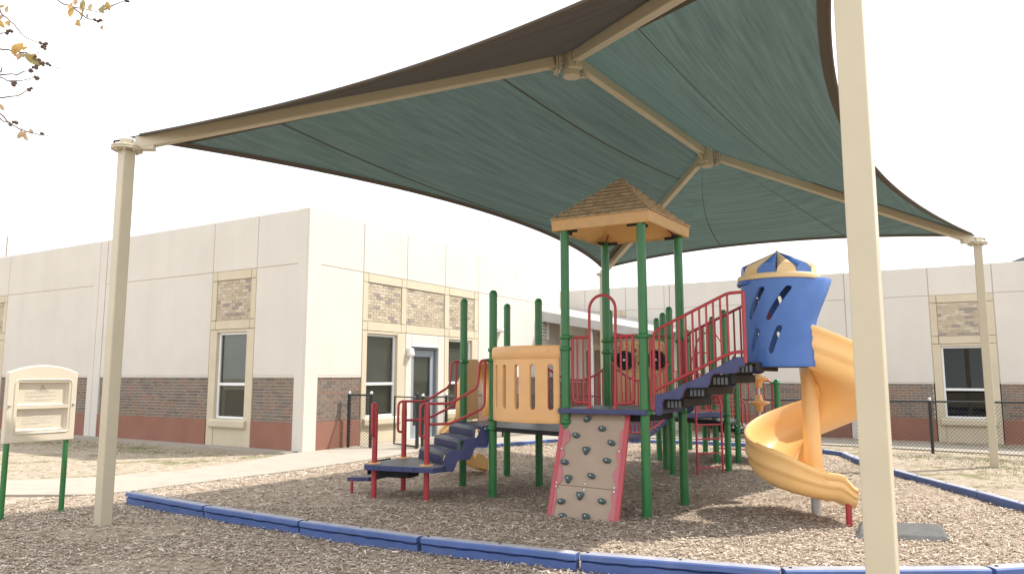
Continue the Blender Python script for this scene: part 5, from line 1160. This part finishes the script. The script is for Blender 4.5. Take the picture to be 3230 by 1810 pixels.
LV= [(-2.6, 4.1, 3.678, 1, 0.05), (-2.597, 4.1, 3.645, 1, 0.055), (-2.538, 4.1, 3.691, 2, 0.05), (-2.537, 4.1, 3.625, 1, 0.045), (-2.561, 4.1, 3.569, 1, 0.06), (-2.418, 4.1, 3.658, 2, 0.075), (-2.394, 4.1, 3.681, 1, 0.055), (-2.49, 4.1, 3.671, 3, 0.04), (-2.583, 4.1, 3.704, 3, 0.04), (-2.531, 4.1, 3.675, 3, 0.05), (-2.508, 4.1, 3.615, 3, 0.03), (-2.416, 4.1, 3.543, 3, 0.035), (-2.977, 4.1, 3.566, 1, 0.05), (-3.015, 4.1, 3.569, 1, 0.05), (-3.011, 4.1, 3.602, 3, 0.05), (-2.891, 4.1, 3.419, 1, 0.08), (-2.83, 4.1, 3.351, 2, 0.085), (-2.788, 4.1, 3.367, 1, 0.07), (-2.887, 4.1, 3.367, 3, 0.045), (-2.865, 4.1, 3.371, 3, 0.04), (-2.904, 4.1, 3.397, 3, 0.05), (-2.85, 4.1, 3.413, 1, 0.04), (-2.824, 4.1, 2.891, 3, 0.055), (-2.788, 4.1, 2.907, 3, 0.04), (-2.835, 4.1, 2.92, 3, 0.035), (-2.817, 4.1, 2.882, 3, 0.04), (-2.972, 4.1, 3.056, 3, 0.04), (-2.985, 4.1, 3.658, 3, 0.035), (-3.011, 4.1, 3.671, 3, 0.03)]
BR= [(-2.463, 4.1, 3.586), (-2.443, 4.1, 3.576), (-2.428, 4.1, 3.583), (-2.283, 4.1, 3.704), (-2.274, 4.1, 3.701), (-2.97, 4.1, 3.514), (-2.958, 4.1, 3.52), (-2.948, 4.1, 3.514), (-2.975, 4.1, 3.501), (-2.772, 4.1, 3.442), (-2.75, 4.1, 3.436), (-2.742, 4.1, 3.423), (-2.758, 4.1, 3.419), (-2.737, 4.1, 3.439), (-2.744, 4.1, 3.408), (-2.796, 4.1, 3.361), (-2.77, 4.1, 3.337), (-2.759, 4.1, 3.316), (-2.747, 4.1, 3.319), (-2.746, 4.1, 3.306), (-2.722, 4.1, 3.316), (-2.706, 4.1, 3.305), (-2.803, 4.1, 3.293), (-2.785, 4.1, 3.3), (-2.784, 4.1, 3.287), (-2.794, 4.1, 3.293), (-2.817, 4.1, 3.272), (-2.808, 4.1, 3.27), (-2.786, 4.1, 3.232), (-2.779, 4.1, 3.222), (-2.771, 4.1, 3.227), (-2.912, 4.1, 3.19), (-2.904, 4.1, 3.2), (-2.909, 4.1, 3.187), (-2.817, 4.1, 3.155), (-2.804, 4.1, 3.165), (-2.893, 4.1, 2.961), (-2.875, 4.1, 2.958), (-2.909, 4.1, 2.944), (-2.72, 4.1, 2.891)]

TR = thing('tree', 'autumn tree twigs with ochre leaves and dark seed pods hanging at upper left', 'tree', (-8.6, 4.6, 0), 0)
mb = MB(); mb.tube([V3(-8.6, 4.6, -.3), V3(-8.6, 4.6, 1.2), V3(-8.5, 4.55, 2.6), V3(-8.3, 4.5, 4.2), V3(-8.0, 4.4, 6.0)], .12, 14, rr=[.16, .14, .12, .09, .05]); mb.build('trunk', M['bark'], TR, sm=60)
for tgt in ((-3.35, 4.1, 4.15), (-3.25, 4.1, 3.6), (-3.3, 4.25, 3.1), (-3.25, 4.0, 2.75)):
    mb = MB(); a_ = V3(-8.3, 4.5, 3.8); c_ = V3(*tgt); md = (a_+c_)/2+Z(.5); mb.tube([(1-t_)**2*a_+2*t_*(1-t_)*md+t_*t_*c_ for t_ in np.linspace(0, 1, 12)], .02, 8, rr=list(np.linspace(.045, .006, 12))); mb.build('limb', M['bark'], TR, sm=60)
for pts in TW:
    P = [V3(*p) for p in pts]; Q = [P[0]]
    for a_, c_ in zip(P[:-1], P[1:]):
        for k in range(1, 4): Q.append(a_+(c_-a_)*k/3+V3(*[random.uniform(-.004, .004) for _ in range(3)]))
    mb = MB(); mb.tube(Q, .003, 6, rr=list(np.linspace(.0052, .0022, len(Q)))); mb.build('twig', M['bark'], TR, sm=60)
for x, y, z, c, s in LV:
    mb = MB(); rows = []; ax = unit(V3(random.uniform(-.7, .7), random.uniform(-.4, .4), -random.uniform(.3, 1))); sdv = unit(np.cross(ax, V3(random.uniform(-.5, .5), 1, random.uniform(-.4, .4)))); nr = np.cross(ax, sdv); L_ = s*1.15
    for i in range(7):
        t_ = i/6; wd = .30*s*math.sin(math.pi*(t_*.86+.07))**.8; cur = .18*s*math.sin(t_*2.4)
        rows.append([V3(x, y, z)+ax*(L_*(t_-.3))+sdv*wd*q+nr*(cur+.25*wd*abs(q)+.06*s*math.sin(5*t_+q*2)) for q in (-1, -.5, 0, .5, 1)])
    mb.grid(rows); mb.build('leaf', M['leaf%d' % c], TR, sm=60, recalc=False)
pod = MB(); pod.lathe([(0, -.011), (.007, -.009), (.0105, 0), (.008, .008), (.003, .012), (0, .0125)], (0, 0, 0), 10); pm = bpy.data.meshes.new('seed_pod'); pm.from_pydata(pod.v, [], pod.f); pm.materials.append(M['berry']); pm.polygons.foreach_set('use_smooth', [True]*len(pm.polygons))
for p in BR:
    q = random.uniform(.75, 1.2); inst('seed_pod', pm, TR, p, root=TR, scale=(q, q, q), rot=(random.uniform(0, 6), random.uniform(0, 6), 0))
# ------------------------------------------------------------------ wood chips (uncountable)
def chips(name, region_fn, n, ybounds, size, seed):
    r_ = np.random.default_rng(seed); y = np.sqrt(r_.uniform(ybounds[0]**2, ybounds[1]**2, n)); x = r_.uniform(-.80, .80, n)*y
    dens = region_fn(x, y); k = r_.uniform(0, 1, n) < dens; x, y = x[k], y[k]; n = len(x)
    v_ = BY[0]*x+BY[1]*y; t_ = np.clip((v_-15.5)/5, 0, 1); gzv = -.17*t_*t_*(3-2*t_)
    nz_ = .5*np.sin(1.7*x+.6*y)*np.cos(1.3*y-.4*x)+.3*np.sin(4.1*x-2.2*y+1)+.2*np.cos(6.3*y+3.1*x)
    inm = pip(mulch_poly, x, y); z = gzv+np.where(inm, .02+.016*nz_, .0)+r_.uniform(.003, .02, n)*np.where(inm, 1, .5)
    a = r_.uniform(0, 2*np.pi, n); L = size*r_.uniform(.5, 1.35, n)/2; W = size*r_.uniform(.12, .30, n)/2; pit = r_.normal(0, .12, n); rol = r_.normal(0, .25, n); bend = r_.normal(0, .18, n)*L
    ax = np.stack([np.cos(a)*np.cos(pit), np.sin(a)*np.cos(pit), np.sin(pit)], 1); sx_ = np.stack([-np.sin(a)*np.cos(rol), np.cos(a)*np.cos(rol), np.sin(rol)], 1); c = np.stack([x, y, z], 1)
    up = np.array([0, 0, 1.0]); V = np.empty((n, 6, 3))
    for i, f in enumerate((-1, 0, 1)):
        wf = (.7, 1, .55)[i]
        V[:, 2*i] = c+ax*(L*f)[:, None]-sx_*(W*wf)[:, None]+up*(bend*(0 if f == 0 else 1))[:, None]; V[:, 2*i+1] = c+ax*(L*f)[:, None]+sx_*(W*wf)[:, None]+up*(bend*(0 if f == 0 else 1))[:, None]
    base = (np.arange(n)*6)[:, None]; F = np.concatenate([base+np.array([[0, 1, 3, 2]]), base+np.array([[2, 3, 5, 4]])], 1).reshape(-1, 4)
    me = bpy.data.meshes.new(name); me.vertices.add(n*6); me.vertices.foreach_set('co', V.reshape(-1)); me.loops.add(F.size); me.loops.foreach_set('vertex_index', F.reshape(-1)); me.polygons.add(len(F)); me.polygons.foreach_set('loop_start', np.arange(len(F))*4)
    for m_ in CHIP: me.materials.append(m_)
    mi = r_.choice(5, n, p=[.13, .28, .32, .19, .08]); me.polygons.foreach_set('material_index', np.repeat(mi, 2)); me.update(calc_edges=True)
    o = bpy.data.objects.new(name, me); col.objects.link(o); return o
def region(x, y):
    d = np.where(pip(mulch_poly, x, y), 1.0, .10); d = np.where(pip(walk_poly, x, y), .012, d)
    fg = pip(mulch_poly, x, y) & (x < -1.6) & (y < 8.2-.35*(x+4)); bare = np.sin(2.1*x+1.3*y)+np.sin(3.7*y-1.1*x+2); d = np.where((x < -2.2) & (y < 7.6) & (bare > 1.0), .35, d)
    v_ = BY[0]*x+BY[1]*y; u_ = BX[0]*x+BX[1]*y; d = np.where((v_ > 21.8) | ((u_ < -10.9) & (v_ > 10.4)), 0, d); d = np.where((x > 5.9) & (y > 6), .05, d)
    return d
tag(chips('wood_chips', region, 95000, (3.9, 8.6), .046, 1), 'loose shredded wood chips covering the foreground ground', 'wood chips', kind='stuff')
tag(chips('wood_chips', region, 90000, (8.6, 17.5), .058, 2), 'loose shredded wood chips covering the ground under and behind the play structure', 'wood chips', kind='stuff')
# short grass tufts by the right fence and by the left wing
def grass(seed):
    r_ = np.random.default_rng(seed); pts = []
    for (cu, cv, su, sv_, n) in ((-.2, 15.9, 1.1, .35, 900), (.6, 15.0, .7, .5, 500), (1.2, 14.2, .9, .5, 400), (1.3, 12.8, .7, .6, 300), (-19, 9.2, 2.2, .35, 900), (-16, 9.3, 2.2, .4, 900), (-13.5, 9.5, 1.5, .3, 400)):
        u_ = r_.normal(cu, su, n); v_ = r_.normal(cv, sv_, n); pts.append(BX[None]*u_[:, None]+BY[None]*v_[:, None])
    P = np.concatenate(pts); keep = ~pip(mulch_poly, P[:, 0], P[:, 1]) & ~pip(walk_poly, P[:, 0], P[:, 1]); P = P[keep]; mb = MB()
    for p in P:
        z = gz(p[0], p[1])
        for k in range(3):
            a = r_.uniform(0, 6.28); h = r_.uniform(.008, .024); w_ = .005; d = V3(math.cos(a), math.sin(a), 0); q = p+V3(r_.normal(0, .02), r_.normal(0, .02), z); e = V3(-d[1], d[0], 0)*w_
            mb.add([q-e, q+e, q+d*h*.5+Z(h)], [(0, 1, 2)])
    return mb.build('grass', mat('short_grass', (.20, .215, .095), .8, .3, 8), recalc=False)
tag(grass(5), 'sparse short grass growing in patches on the sandy ground', 'grass', kind='stuff')
